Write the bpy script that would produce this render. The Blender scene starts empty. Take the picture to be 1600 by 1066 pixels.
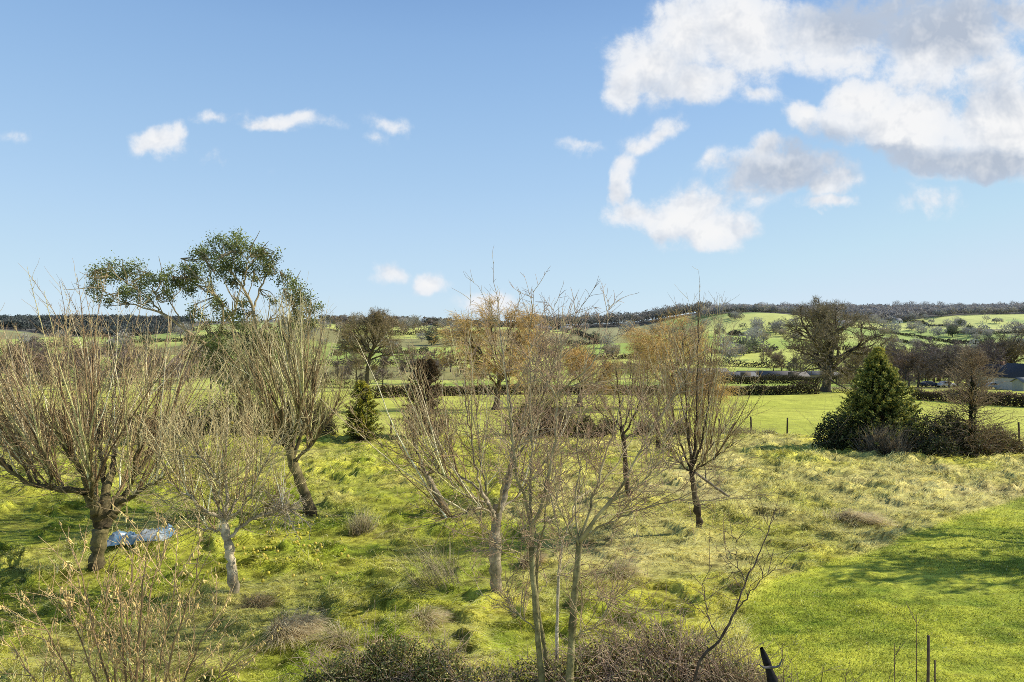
import bpy, math, random
import numpy as np

SC = bpy.context.scene
COL = SC.collection
PI = math.pi
F = 1067.0            # focal length in photo pixels (1600 wide)
CX, HY, CH = 800.0, 533.0, 6.0
R0 = np.random.default_rng(7)

# ------------------------------------------------------------------ noise
_perm = np.random.default_rng(3).random((512, 512))
def vnoise(x, y, s=0):
    x = np.asarray(x, float) + 17.3 * s + 1000; y = np.asarray(y, float) + 31.7 * s + 1000
    ix = np.floor(x).astype(int); iy = np.floor(y).astype(int)
    fx = x - ix; fy = y - iy
    fx = fx * fx * fx * (fx * (fx * 6 - 15) + 10); fy = fy * fy * fy * (fy * (fy * 6 - 15) + 10)
    a = _perm[ix % 512, iy % 512]; b = _perm[(ix + 1) % 512, iy % 512]
    c = _perm[ix % 512, (iy + 1) % 512]; d = _perm[(ix + 1) % 512, (iy + 1) % 512]
    return (a * (1 - fx) + b * fx) * (1 - fy) + (c * (1 - fx) + d * fx) * fy
def fbm(x, y, s=0, o=4):
    t = 0; a = .5; n = 0
    for k in range(o):
        t = t + a * vnoise(np.asarray(x) * 2 ** k, np.asarray(y) * 2 ** k, s + 5 * k); n += a; a *= .5
    return t / n
def sstep(a, b, x):
    t = np.clip((np.asarray(x, float) - a) / (b - a), 0, 1); return t * t * (3 - 2 * t)
def lerp(a, b, t): return a + (b - a) * t

# ------------------------------------------------------------------ terrain
ZY = np.array([0, 12, 20, 30, 48, 60, 100, 150, 190, 240, 300], float)
ZZ = np.array([0, 0, 0, -.1, -.5, -1.0, -3.0, -5.0, -5.6, -5.6, -5.0], float)
SY = np.array([240, 300, 400, 500, 600, 800, 1000, 1100, 1300, 2200, 6500], float)
SS = np.array([0, .02, .085, .17, .28, .53, .87, 1.0, 1.0, .75, .4], float)
RX = np.array([-2000, 0, 250, 450, 520, 650, 750, 850, 1000, 1100, 1250, 1400, 1600, 3600], float)
RP = np.array([508, 505, 503, 500, 499, 501, 505, 507, 503, 489, 487, 486, 485, 490], float)
LAWN_PX = np.array([(3200, 730), (2000, 738), (1600, 772), (1450, 832), (1330, 872), (1220, 905), (1165, 940), (1150, 985), (1185, 1066), (1230, 1400), (1500, 4000)], float)

def tuss(x, y):
    x = np.asarray(x, float); y = np.asarray(y, float)
    t0 = np.clip((fbm(x * 1.45 + .4 * y, y * 1.75, 11, 2) - .36) / .34, 0, 1)
    a = fbm((x + .24 * t0) * 1.45 + .4 * (y + .26 * t0), (y + .26 * t0) * 1.75, 11, 2); b = vnoise(x * 3.4, y * 3.0, 14)
    t = np.clip((a - .36) / .34, 0, 1)
    return (.27 * t ** 1.1 + .06 * (b - .5) * (.4 + t)) * (.45 + .9 * vnoise(x * .45, y * .45, 19)) * (.62 + .38 * sstep(16, 27, y))
def base_z(x, y):
    x = np.asarray(x, float); y = np.asarray(y, float)
    z = np.interp(y, ZY, ZZ)
    px = CX + F * x / np.maximum(y, 1.0)
    zr = CH + (HY - np.interp(px, RX, RP)) / F * 1100
    s = np.interp(y, SY, SS)
    far = sstep(230, 520, y)
    und = (fbm(x / 190, y / 260, 21, 2) - .5) * 38 * far * (1 - .85 * sstep(820, 1080, y))
    z = np.where(y > 240, np.interp(np.minimum(y, 300), ZY, ZZ) * (1 - s) + zr * s + und, z)
    z = z + .35 * (fbm(x / 9, y / 9, 31, 2) - .5) * sstep(6, 14, y) * (1 - sstep(43, 50, y))
    z = z + 1.2 * (fbm(x / 45, y / 45, 33, 2) - .5) * sstep(55, 100, y) * (1 - sstep(150, 200, y))
    return z
def lawn_mask(x, y):       # 1 on the mown lawn
    lx = (LAWN_PX[:, 0] - CX) / F; ly = LAWN_PX[:, 1]
    Y = F * CH / (ly - HY); X = lx * Y
    o = np.argsort(Y); yy = Y[o]; xx = X[o]
    edge = np.interp(y, yy, xx) + .3 * (vnoise(x * .9, y * .9, 77) - .5)
    return sstep(-.35, .45, x - edge) * (y < 40)
def ground_z(x, y):
    x = np.asarray(x, float); y = np.asarray(y, float)
    rough = (1 - .93 * lawn_mask(x, y)) * (1 - sstep(44, 48, y))
    return base_z(x, y) + tuss(x, y) * rough + (1 - rough) * (y < 44) * .11 * (fbm(x * 1.1 + .4 * y, y * 2.6, 17, 3) - .5) + (1 - sstep(44, 48, y)) * .05 * (vnoise(x * 1.9, y * 1.9, 4) - .5)
def gz(x, y): return float(ground_z(np.array([x]), np.array([y]))[0])
def W(px, py, Y): return np.array([(px - CX) / F * Y, Y, CH - (py - HY) / F * Y])
_march = np.concatenate([np.linspace(6, 60, 400), np.geomspace(60.2, 1400, 1500)])
def unproj(px, py):
    Y = _march; X = (px - CX) / F * Y; Z = CH - (py - HY) / F * Y
    g = base_z(X, Y); k = np.nonzero(Z <= g)[0]
    i = k[0] if len(k) else len(Y) - 1
    return np.array([X[i], Y[i], g[i]])

# ------------------------------------------------------------------ nodes
def mat(name): 
    m = bpy.data.materials.new(name); m.use_nodes = True; m.node_tree.nodes.clear(); return m
class NT:
    def __init__(s, tree): s.t = tree
    def n(s, typ, _in=None, **kw):
        nd = s.t.nodes.new(typ)
        for k, v in kw.items(): setattr(nd, k, v)
        for k, v in (_in or {}).items():
            sk = nd.inputs[k]
            if isinstance(v, bpy.types.NodeSocket): s.t.links.new(v, sk)
            else: sk.default_value = v
        return nd
    def m(s, op, a, b=0.0, c=0.0, clamp=False):
        nd = s.n('ShaderNodeMath', {0: a, 1: b, 2: c}, operation=op); nd.use_clamp = clamp; return nd.outputs[0]
    def v(s, op, a, b=(0, 0, 0)):
        nd = s.n('ShaderNodeVectorMath', {0: a, 1: b}, operation=op)
        return nd.outputs['Value'] if op in ('DOT_PRODUCT', 'LENGTH', 'DISTANCE') else nd.outputs[0]
    def mix(s, f, a, b, bt='MIX'):
        nd = s.n('ShaderNodeMix', data_type='RGBA', blend_type=bt)
        for k, v in ((0, f), (6, a), (7, b)):
            if isinstance(v, bpy.types.NodeSocket): s.t.links.new(v, nd.inputs[k])
            else: nd.inputs[k].default_value = v if k == 0 else (*v[:3], 1)
        return nd.outputs[2]
    def sm(s, x, a, b):
        nd = s.n('ShaderNodeMapRange', {0: x, 1: a, 2: b, 3: 0.0, 4: 1.0}, interpolation_type='SMOOTHSTEP'); return nd.outputs[0]

def attr_mat(name, rough=.85, trans=0.0, noise=None, bump=0.0, spec=.2, nmul=(.6, 1.35), upn=0.0):
    m = mat(name); t = NT(m.node_tree)
    c = t.n('ShaderNodeAttribute', attribute_name='col').outputs['Color']
    geo = t.n('ShaderNodeNewGeometry'); pos = geo.outputs['Position']
    nz = None
    if noise:
        nz = t.n('ShaderNodeTexNoise', {'Vector': pos, 'Scale': noise, 'Detail': 4.0, 'Roughness': .65}).outputs[0]
        f = t.n('ShaderNodeMapRange', {0: nz, 1: .3, 2: .7, 3: nmul[0], 4: nmul[1]}).outputs[0]
        c = t.v('SCALE', c); t.t.links.new(f, c.node.inputs['Scale'])
    bs = t.n('ShaderNodeBsdfPrincipled', {'Base Color': c, 'Roughness': rough, 'Specular IOR Level': spec})
    if bump and nz is not None:
        b = t.n('ShaderNodeBump', {'Strength': bump, 'Distance': .03, 'Height': nz}); t.t.links.new(b.outputs[0], bs.inputs['Normal'])
    if upn:
        nn = t.v('NORMALIZE', t.v('ADD', t.v('SCALE', geo.outputs['Normal']), (0, 0, upn))); nn.node.inputs[0].links[0].from_node.inputs[0].links[0].from_node.inputs['Scale'].default_value = 1 - upn; t.t.links.new(nn, bs.inputs['Normal'])
    out = bs.outputs[0]
    if trans:
        tr = t.n('ShaderNodeBsdfTranslucent', {'Color': t.v('MULTIPLY', c, (1.25, 1.25, 1.1))})
        out = t.n('ShaderNodeMixShader', {0: trans, 1: out, 2: tr.outputs[0]}).outputs[0]
    t.n('ShaderNodeOutputMaterial', {0: out}); return m
M_BARK = attr_mat('bark', .9, 0, 9.0, .6, .12, (.5, 1.45))
M_TWIG = attr_mat('twig', .8, 0, 3.0, 0, .15, (.7, 1.3))
M_LEAF = attr_mat('leaf', .55, .25, 2.0, 0, .3, (.75, 1.3))
M_GRASS = attr_mat('grass_blades', .7, .25, None, 0, .15, upn=.68)
M_PLAIN = attr_mat('painted', .7, 0, 6.0, 0, .3, (.85, 1.12))
M_HEDGE = attr_mat('hedge_twigs', .85, .1, .8, 0, .1, (.6, 1.4))
M_FAR = attr_mat('distant_foliage', .9, .15, None, 0, .05)
M_WOOD = attr_mat('weathered_wood', .85, 0, 14.0, .3, .15, (.6, 1.35))

# ------------------------------------------------------------------ mesh helpers
def tag(o, label=None, cat=None, group=None, kind=None):
    if label: o['label'] = label
    if cat: o['category'] = cat
    if group: o['group'] = group
    if kind: o['kind'] = kind
    return o
def empty(name, loc, label, cat, group=None):
    o = bpy.data.objects.new(name, None); COL.objects.link(o); o.location = [float(v) for v in loc]
    o.empty_display_size = .2
    return tag(o, label, cat, group)
def mesh_np(name, V, faces, C, material, parent=None, origin=None, smooth=False):
    """faces: list of int arrays (m,k)."""
    V = np.asarray(V, np.float32)
    if origin is not None: V = V - np.asarray(origin, np.float32)
    me = bpy.data.meshes.new(name)
    me.vertices.add(len(V)); me.vertices.foreach_set('co', V.ravel())
    ls = np.concatenate([f.ravel() for f in faces]).astype(np.int32)
    tot = np.concatenate([np.full(len(f), f.shape[1], np.int32) for f in faces])
    st = np.concatenate([[0], np.cumsum(tot)[:-1]]).astype(np.int32)
    me.loops.add(len(ls)); me.loops.foreach_set('vertex_index', ls)
    me.polygons.add(len(tot)); me.polygons.foreach_set('loop_start', st)
    try: me.polygons.foreach_set('loop_total', tot)
    except Exception: pass
    if smooth: me.polygons.foreach_set('use_smooth', np.ones(len(tot), bool))
    if C is not None:
        a = me.attributes.new('col', 'FLOAT_COLOR', 'POINT')
        C4 = np.ones((len(V), 4), np.float32); C4[:, :3] = C
        a.data.foreach_set('color', C4.ravel())
    me.update(calc_edges=True); me.validate()
    me.materials.append(material)
    o = bpy.data.objects.new(name, me); COL.objects.link(o)
    if parent is not None: o.parent = parent
    elif origin is not None: o.location = [float(v) for v in origin]
    return o
def nrm(a): return a / np.maximum(np.linalg.norm(a, axis=-1, keepdims=True), 1e-9)

class Geo:
    """collects tubes, blades and leaf faces of one part"""
    def __init__(s): s.V = []; s.Q = []; s.T = []; s.C = []; s.n = 0
    def add(s, V, quads=None, tris=None, C=(.2, .2, .2)):
        V = np.asarray(V, float).reshape(-1, 3); C = np.asarray(C, float)
        if C.ndim == 1: C = np.tile(C, (len(V), 1))
        s.V.append(V); s.C.append(C.reshape(-1, 3))
        if quads is not None and len(quads): s.Q.append(np.asarray(quads) + s.n)
        if tris is not None and len(tris): s.T.append(np.asarray(tris) + s.n)
        s.n += len(V)
    def tubes(s, P, R, C, k=4):
        """P (M,n,3) R (M,n) C (M,n,3) or (3,)"""
        P = np.asarray(P, float); M, n, _ = P.shape
        if M == 0: return
        R = np.broadcast_to(np.asarray(R, float), (M, n)); C = np.broadcast_to(np.asarray(C, float), (M, n, 3))
        T = np.empty_like(P); T[:, 1:-1] = P[:, 2:] - P[:, :-2]; T[:, 0] = P[:, 1] - P[:, 0]; T[:, -1] = P[:, -1] - P[:, -2]
        T = nrm(T); md = nrm(P[:, -1] - P[:, 0])
        ref = np.where(np.abs(md[:, 2:3]) < .8, np.array([[0, 0, 1.]]), np.array([[1., .2, 0]]))
        ref = ref + .3 * np.cross(md, ref); ref = ref[:, None, :]
        u = nrm(ref - (ref * T).sum(-1, keepdims=True) * T); v = np.cross(T, u)
        an = np.arange(k) * 2 * PI / k
        ring = P[:, :, None, :] + R[:, :, None, None] * (np.cos(an)[None, None, :, None] * u[:, :, None, :] + np.sin(an)[None, None, :, None] * v[:, :, None, :])
        idx = np.arange(M * n * k).reshape(M, n, k)
        a = idx[:, :-1, :]; b = np.roll(idx, -1, 2)[:, :-1, :]; c = np.roll(idx, -1, 2)[:, 1:, :]; d = idx[:, 1:, :]
        q = np.stack([a, b, c, d], -1).reshape(-1, 4)
        s.add(ring.reshape(-1, 3), q, None, np.repeat(C.reshape(-1, 3), k, 0))
    def leaves(s, P, size, C, rng, nrmdir=None, flat=0.0, aspect=.55, axis=None):
        """small kite shaped leaves at P, random orientation"""
        P = np.asarray(P, float); M = len(P)
        if M == 0: return
        size = np.broadcast_to(np.asarray(size, float), (M,))
        ax = nrm(rng.normal(size=(M, 3))) if axis is None else nrm(np.asarray(axis) + .45 * rng.normal(size=(M, 3)))
        nn = rng.normal(size=(M, 3))
        if nrmdir is not None: nn = nn * (1 - flat) + np.asarray(nrmdir) * flat * 2
        sd = nrm(np.cross(ax, nn))
        L = size[:, None]; Wd = L * aspect * .5
        v = np.stack([P, P + ax * L * .5 + sd * Wd, P + ax * L, P + ax * L * .5 - sd * Wd], 1)
        C = np.broadcast_to(np.asarray(C, float), (M, 3))
        s.add(v.reshape(-1, 3), np.arange(4 * M).reshape(M, 4), None, np.repeat(C, 4, 0))
    def blades(s, P, D, L, w, C0, C1, rng, droop=.5):
        """grass blades: base P, lean dir D (M,3), length L, width w, two segments"""
        M = len(P)
        if M == 0: return
        L = np.broadcast_to(L, (M,))[:, None]; w = np.broadcast_to(w, (M,))[:, None]
        a = rng.random(M) * 2 * PI; sd = np.stack([np.cos(a), np.sin(a), np.zeros(M)], 1)
        D = nrm(D); mid = P + D * L * .55
        D2 = D.copy(); h = nrm(D * np.array([1, 1, 0]) + 1e-6)
        D2 = nrm(D * (1 - droop) + h * droop - np.array([0, 0, .25 * droop]))
        tip = mid + D2 * L * .5
        v = np.stack([P - sd * w * .5, P + sd * w * .5, mid + sd * w * .4, mid - sd * w * .4, tip], 1).reshape(-1, 3)
        i = np.arange(M)[:, None] * 5
        C = np.stack([C0, C0, C1, C1, C1], 1).reshape(-1, 3)
        s.add(v, i + np.array([[0, 1, 2, 3]]), i + np.array([[3, 2, 4]]), C)
    def build(s, name, material, parent=None, origin=None, smooth=False):
        V = np.concatenate(s.V); C = np.concatenate(s.C); f = []
        if s.Q: f.append(np.concatenate(s.Q))
        if s.T: f.append(np.concatenate(s.T))
        return mesh_np(name, V, f, C, material, parent, origin, smooth)

def rspline(pts, n):
    """smooth polyline through control points"""
    p = np.asarray(pts, float)
    if len(p) == 2: p = np.stack([p[0], (p[0] + p[1]) / 2, p[1]])
    d = np.concatenate([[0], np.cumsum(np.linalg.norm(np.diff(p, axis=0), axis=1))]); d /= d[-1]
    t = np.linspace(0, 1, n); out = np.empty((n, p.shape[1]))
    m = np.gradient(p, d, axis=0)
    i = np.clip(np.searchsorted(d, t) - 1, 0, len(d) - 2); h = (d[i + 1] - d[i])[:, None]; u = ((t - d[i])[:, None]) / h
    out = (2*u**3-3*u**2+1)*p[i] + (u**3-2*u**2+u)*h*m[i] + (-2*u**3+3*u**2)*p[i+1] + (u**3-u**2)*h*m[i+1]
    return out
def grow(P, D, L, n, rng, up=0.0, wander=.1, g=None):
    P = np.asarray(P, float); D = nrm(np.asarray(D, float)); M = len(P)
    L = np.broadcast_to(np.asarray(L, float), (M,)); pts = [P]; step = (L / n)[:, None]
    upv = np.array([0, 0, 1.]) if g is None else np.asarray(g, float)
    for k in range(n):
        D = nrm(D + upv * (np.asarray(up).reshape(-1, 1) if np.ndim(up) else up) + rng.normal(size=(M, 3)) * wander)
        P = P + D * step; pts.append(P)
    return np.stack(pts, 1)
def spawn(Pts, per, rng, t0=.2, t1=1.0, ang=(.5, .9), powr=1.0):
    """children off polylines (M,n,3): positions, directions, parent index, t"""
    M, n, _ = Pts.shape
    per = np.broadcast_to(np.asarray(per, int), (M,)); idx = np.repeat(np.arange(M), per); K = len(idx)
    t = t0 + (t1 - t0) * rng.random(K) ** powr; f = np.clip(t * (n - 1), 0, n - 1.001); i = f.astype(int); u = (f - i)[:, None]
    a = Pts[idx, i]; b = Pts[idx, i + 1]; P = a * (1 - u) + b * u; T = nrm(b - a)
    r = rng.normal(size=(K, 3)); s = nrm(r - (r * T).sum(-1, keepdims=True) * T)
    an = rng.uniform(ang[0], ang[1], K)[:, None]
    return P, T * np.cos(an) + s * np.sin(an), idx, t
def taper(M, n, r0, r1, p=1.0):
    t = np.linspace(0, 1, n) ** p
    r0 = np.broadcast_to(np.asarray(r0, float), (M,))[:, None]; r1 = np.broadcast_to(np.asarray(r1, float), (M,))[:, None]
    return r0 * (1 - t) + r1 * t
def cgrad(M, n, c0, c1, rng=None, var=.12):
    t = np.linspace(0, 1, n)[None, :, None]
    C = np.asarray(c0, float).reshape(-1, 1, 3) * (1 - t) + np.asarray(c1, float).reshape(-1, 1, 3) * t
    C = np.repeat(C, M, 0) if C.shape[0] == 1 else C
    if rng is not None: C = C * (1 + var * rng.normal(size=(M, 1, 1)))
    return np.clip(C, .005, .95)
SKY_S = .15
SKY_TINT = (1.1, 1.1, 1.25)
GRASS_N = 850000
# ------------------------------------------------------------------ camera, sun, sky
cam = bpy.data.cameras.new('camera'); cam.lens = 24.0; cam.sensor_width = 36.0; cam.clip_end = 20000; cam.clip_start = .05
co = bpy.data.objects.new('camera', cam); COL.objects.link(co); co.location = (0, 0, CH); co.rotation_euler = (PI / 2, 0, 0)
SC.camera = co
SUN_EL = math.radians(35); SUN_DIR = nrm(np.array([.97, .17, 0])) * math.cos(SUN_EL) + np.array([0, 0, math.sin(SUN_EL)])
sl = bpy.data.lights.new('sun', 'SUN'); sl.energy = 5.0; sl.angle = math.radians(.5); sl.color = (1.0, .935, .78)
so = bpy.data.objects.new('sun', sl); COL.objects.link(so)
from mathutils import Vector
so.rotation_euler = Vector(SUN_DIR).to_track_quat('Z', 'Y').to_euler(); so.location = (30, -10, 40)

world = bpy.data.worlds.new('World'); SC.world = world; world.use_nodes = True
wt = world.node_tree; wt.nodes.clear(); t = NT(wt)
sky = t.n('ShaderNodeTexSky', sky_type='NISHITA'); sky.sun_disc = False; sky.sun_elevation = SUN_EL
sky.sun_rotation = math.atan2(SUN_DIR[0], SUN_DIR[1]); sky.altitude = 100; sky.air_density = 1.0; sky.dust_density = .6; sky.ozone_density = 2.0
skyc = sky.outputs[0]
D = t.n('ShaderNodeTexCoord').outputs['Generated']
sp = t.n('ShaderNodeSeparateXYZ', {0: D})
ramp = t.n('ShaderNodeValToRGB', {0: sp.outputs[2]}); cr_ = ramp.color_ramp; cr_.interpolation = 'B_SPLINE'
cr_.elements[0].position = 0; cr_.elements[0].color = (.60, .77, .91, 1); cr_.elements[1].position = 1; cr_.elements[1].color = (.045, .10, .27, 1)
for ps, c_ in ((.07, (.58, .755, .895)), (.22, (.415, .635, .86)), (.40, (.265, .47, .78)), (.52, (.16, .31, .60)), (.70, (.07, .15, .36))): e_ = cr_.elements.new(ps); e_.color = (*c_, 1)
rs = t.v('SCALE', ramp.outputs[0]); rs.node.inputs['Scale'].default_value = 1.0 / SKY_S
skyc = t.v('MULTIPLY', skyc, SKY_TINT)
skyc = t.mix(.82, t.v('MINIMUM', skyc, (6.5, 6.5, 6.5)), rs)
yy = t.m('MAXIMUM', sp.outputs[1], .08)
U = t.m('DIVIDE', sp.outputs[0], yy); V_ = t.m('DIVIDE', sp.outputs[2], yy)
uv = t.n('ShaderNodeCombineXYZ', {0: U, 1: V_, 2: 0.0}).outputs[0]
def noise(vec, sc, det, ro=.6, di=0.0, out=0): return t.n('ShaderNodeTexNoise', {'Vector': vec, 'Scale': sc, 'Detail': det, 'Roughness': ro, 'Distortion': di}, noise_dimensions='2D').outputs[out]
def warp(p, sc, det, amp): return t.v('ADD', p, t.v('MULTIPLY', t.v('SUBTRACT', noise(p, sc, det, .55, 0, 1), (.5, .5, .5)), amp))
uvd = warp(warp(uv, 4.0, 2.0, (.10, .07, 0)), 17.0, 4.0, (.045, .035, 0))
def ell(cx, cy, rx, ry, w, p0):
    p = t.v('MULTIPLY', t.v('SUBTRACT', p0, ((cx - CX) / F, (HY - cy) / F, 0)), (F / rx, F / ry, 0))
    return t.m('MULTIPLY', t.m('SUBTRACT', 1.0, t.v('LENGTH', p)), w)
def field(L, p0):
    r = None
    for e in L:
        q = ell(*e, p0); r = q if r is None else t.m('SMOOTH_MAX', r, q, .12)
    return t.m('MAXIMUM', r, -1.0)
WHITE = [(1010, 95, 100, 75, 1.0), (955, 125, 50, 55, .75), (1075, 40, 100, 80, 1.0), (1170, 50, 120, 100, 1.0), (1090, 125, 120, 50, .8), (1180, 150, 50, 26, .5),
         (1310, 50, 140, 70, .9), (1340, 95, 120, 36, .7), (1480, 55, 170, 115, 1.0), (1595, 22, 45, 40, 1.0), (1570, 120, 100, 50, .7),
         (1430, 210, 190, 62, 1.1), (1365, 165, 75, 52, 1.1), (1465, 180, 75, 50, 1.1), (1255, 190, 50, 34, 1.0), (1590, 215, 130, 90, 1.2), (1560, 265, 190, 36, 1.1),
         (1215, 272, 120, 48, 1.0), (1290, 300, 55, 28, .8), (1180, 245, 40, 30, .9), (1300, 325, 70, 16, .7),
         (1070, 335, 95, 48, 1.1), (1125, 355, 60, 36, 1.1), (978, 285, 22, 46, .75), (1000, 322, 60, 30, .8), (985, 245, 24, 26, .45), (1000, 218, 46, 20, .45), (1030, 202, 26, 20, .5), (895, 228, 60, 16, .36), (1100, 262, 26, 20, .4),
         (248, 226, 58, 30, .70), (284, 214, 26, 24, .55), (352, 190, 52, 16, .45), (450, 201, 76, 16, .48), (590, 200, 46, 22, .36), (570, 228, 28, 14, .22), (365, 265, 46, 18, .22),
         (612, 428, 36, 20, .46), (683, 443, 46, 22, .62), (785, 478, 60, 24, .55), (1450, 325, 50, 26, .34), (1180, 318, 50, 20, .25), (20, 215, 30, 12, .22)]
GREY = [(1430, 22, 220, 74, 1.3), (1310, 60, 80, 20, .3), (1540, 80, 90, 36, .35), (1420, 266, 250, 30, 1.2), (1580, 278, 170, 28, 1.2), (1270, 240, 110, 36, .8), (1210, 285, 115, 38, 1.05), (1010, 140, 60, 30, .3), (1090, 100, 60, 50, .15), (1030, 365, 60, 20, .2), (1560, 150, 100, 30, .25)]
S = field(WHITE, uvd); G = field(GREY, uvd)
sun2 = (.010, .016, 0)
def dens_at(p, det): return noise(p, 13.0, det, .62, 0.0)
uw = warp(uv, 9.0, 3.0, (.03, .03, 0))
n1 = dens_at(uw, 7.0); 
n0 = noise(uv, 38.0, 5.0, .65)
dens = t.m('ADD', t.m('ADD', S, t.m('MULTIPLY', t.m('SUBTRACT', n1, .5), 1.15)), t.m('MULTIPLY', t.m('SUBTRACT', n0, .5), .26))
alpha = t.sm(dens, -.06, .44)
alpha = t.m('MULTIPLY', t.m('MULTIPLY', alpha, t.sm(S, -.22, .22)), t.sm(sp.outputs[1], .08, .2))
relief = t.m('MULTIPLY', t.m('SUBTRACT', dens_at(uw, 4.0), dens_at(t.v('ADD', uw, sun2), 4.0)), 1.7)
gr = t.m('SUBTRACT', t.sm(t.m('ADD', G, t.m('MULTIPLY', t.m('SUBTRACT', dens_at(uw, 3.0), .5), .5)), -.22, .62), relief, clamp=True)
thick = t.sm(dens, .15, .95)
cl = t.mix(gr, (.95, .945, .94), (.47, .53, .63))
cl = t.mix(t.m('MULTIPLY', t.m('SUBTRACT', 1.0, thick), .30), cl, (.58, .70, .87))
fin = t.mix(t.m('MULTIPLY', alpha, .95), skyc, t.v('SCALE', cl))
fin.node.inputs[7].links[0].from_node.inputs['Scale'].default_value = 1.0 / SKY_S
bg = t.n('ShaderNodeBackground', {'Color': fin, 'Strength': SKY_S})
t.n('ShaderNodeOutputWorld', {0: bg.outputs[0]})
world.cycles.sampling_method = 'MANUAL'; world.cycles.sample_map_resolution = 512

SC.view_settings.view_transform = 'Standard'; SC.view_settings.look = 'None'; SC.view_settings.exposure = 0; SC.view_settings.gamma = 1
cy = SC.cycles
cy.max_bounces = 5; cy.diffuse_bounces = 3; cy.glossy_bounces = 1; cy.transmission_bounces = 3; cy.transparent_max_bounces = 4
cy.use_denoising = False; cy.filter_width = .85

# ------------------------------------------------------------------ ground
GREEN = np.array([.46, .56, .06]); LIGHT = np.array([.94, .88, .14]); STRAW = np.array([.97, .82, .33]); DARKG = np.array([.07, .12, .014])
def straw_amount(x, y):
    px = CX + F * x / np.maximum(y, 1)
    reg = sstep(620, 1150, px) * .58 * sstep(13, 20, y) * (1 - .5 * sstep(30, 42, y)) + .04 + .16 * sstep(560, 700, px) * (1 - sstep(12, 18, y)) 
    n = fbm(x * .34, y * .34, 61, 3)
    return np.clip(reg + (n - .52) * 1.5, 0, 1)
def grass_tint(x, y, lawn):
    s = straw_amount(x, y)[:, None] * (1 - lawn[:, None] * .93)
    n = fbm(x * .8, y * .8, 63, 3)[:, None]
    px = (CX + F * x / np.maximum(y, 1))[:, None]
    li = np.clip(.24 + .42 * sstep(450, 1050, px) + (n - .5) * 1.5 + .25 * sstep(18, 32, y)[:, None] , 0, 1)
    c = GREEN * (1 - li) + LIGHT * li
    ll = np.clip(.5 + (n - .5) * 1.3 + (fbm(x * 1.1 + .4 * y, y * 2.6, 17, 3)[:, None] - .5) * 1.2, 0, 1)
    cl = np.array([.27, .37, .04]) * (1 - ll) + np.array([.76, .79, .10]) * ll
    c = c * (1 - lawn[:, None]) + cl * lawn[:, None]
    c = c * (1 - s) + STRAW * s
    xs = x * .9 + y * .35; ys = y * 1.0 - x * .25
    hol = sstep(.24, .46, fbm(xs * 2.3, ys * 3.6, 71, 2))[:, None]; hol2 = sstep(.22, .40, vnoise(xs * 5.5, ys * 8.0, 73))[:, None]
    k = (.46 + .54 * hol) * (.55 + .45 * hol2)  # hollow pockets darkened: shade between the tussocks painted into the tint
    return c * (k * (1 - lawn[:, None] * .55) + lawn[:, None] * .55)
def field_cols(x, y):
    px = CX + F * x / np.maximum(y, 1)
    n = fbm(x / 14, y / 30, 81, 4)[:, None]; n2 = fbm(x / 2.0, y / 3.2, 83, 3)[:, None]
    c = np.array([.50, .53, .075]) * (1 - n) + np.array([.64, .63, .13]) * n
    n4 = fbm(x / 5 + y / 9, y / 16, 87, 3)[:, None]; return c * (.72 + .56 * n2) * (.8 + .4 * n4)
def hill_cols(x, y):
    n = fbm(x / 90, y / 130, 91, 4)[:, None]; n3 = fbm(x / 9, y / 25, 95, 3)[:, None]
    # parcels
    gx = np.floor(x / 120 + .6 * vnoise(y / 150, x / 400, 8)).astype(int); gy = np.floor(np.log(np.maximum(y, 1)) * 6.5 + .8 * vnoise(x / 170, y / 400, 9)).astype(int)
    h = _perm[(gx * 7 + 100) % 512, (gy * 13 + 100) % 512][:, None]
    px = (CX + F * x / np.maximum(y, 1))[:, None]
    left = 1 - sstep(560, 860, px)
    c1 = np.array([.36, .48, .09]); c2 = np.array([.74, .75, .18]); c3 = np.array([.36, .33, .12])
    c = c1 * (1 - h) + c2 * h; c = np.where(h < .14, c3, c)
    c = c * (1 - .12 * left) * (.8 + .4 * n) * (.85 + .3 * n3)
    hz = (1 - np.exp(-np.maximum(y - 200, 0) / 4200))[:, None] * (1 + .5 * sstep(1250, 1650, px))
    c = c * (1 - hz) + np.array([.40, .46, .52]) * hz  # distance haze mixed into the hill colour, stronger towards the right
    ws = np.interp(px, [-60, 200, 320, 480, 800, 820, 1090, 1130, 1700], [720, 740, 985, 985, 985, 985, 985, 930, 905]); wood = sstep(ws - 15, ws + 15, y[:, None])
    return c * (1 - wood) + np.array([.17, .165, .15]) * wood
def polar(name, y0, y1, ny, umax, nx, colf, zf, material, geom=True):
    ys = np.geomspace(y0, y1, ny); us = np.linspace(-umax, umax, nx)
    Yg, Ug = np.meshgrid(ys, us, indexing='ij'); X = (Ug * Yg).ravel(); Y = Yg.ravel()
    Z = zf(X, Y); idx = np.arange(ny * nx).reshape(ny, nx)
    q = np.stack([idx[:-1, :-1], idx[:-1, 1:], idx[1:, 1:], idx[1:, :-1]], -1).reshape(-1, 4)
    o = mesh_np(name, np.stack([X, Y, Z], 1), [q], colf(X, Y), material, smooth=True); return tag(o, kind='structure')
def orch_cols(x, y):
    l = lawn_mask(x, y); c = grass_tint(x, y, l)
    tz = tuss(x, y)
    return c * (.60 + .25 * l[:, None] + 1.7 * (1 - l[:, None]) * np.maximum(tz, 0)[:, None])  # shade of the hollows put into the ground colour, tussock tops lighter
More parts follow.
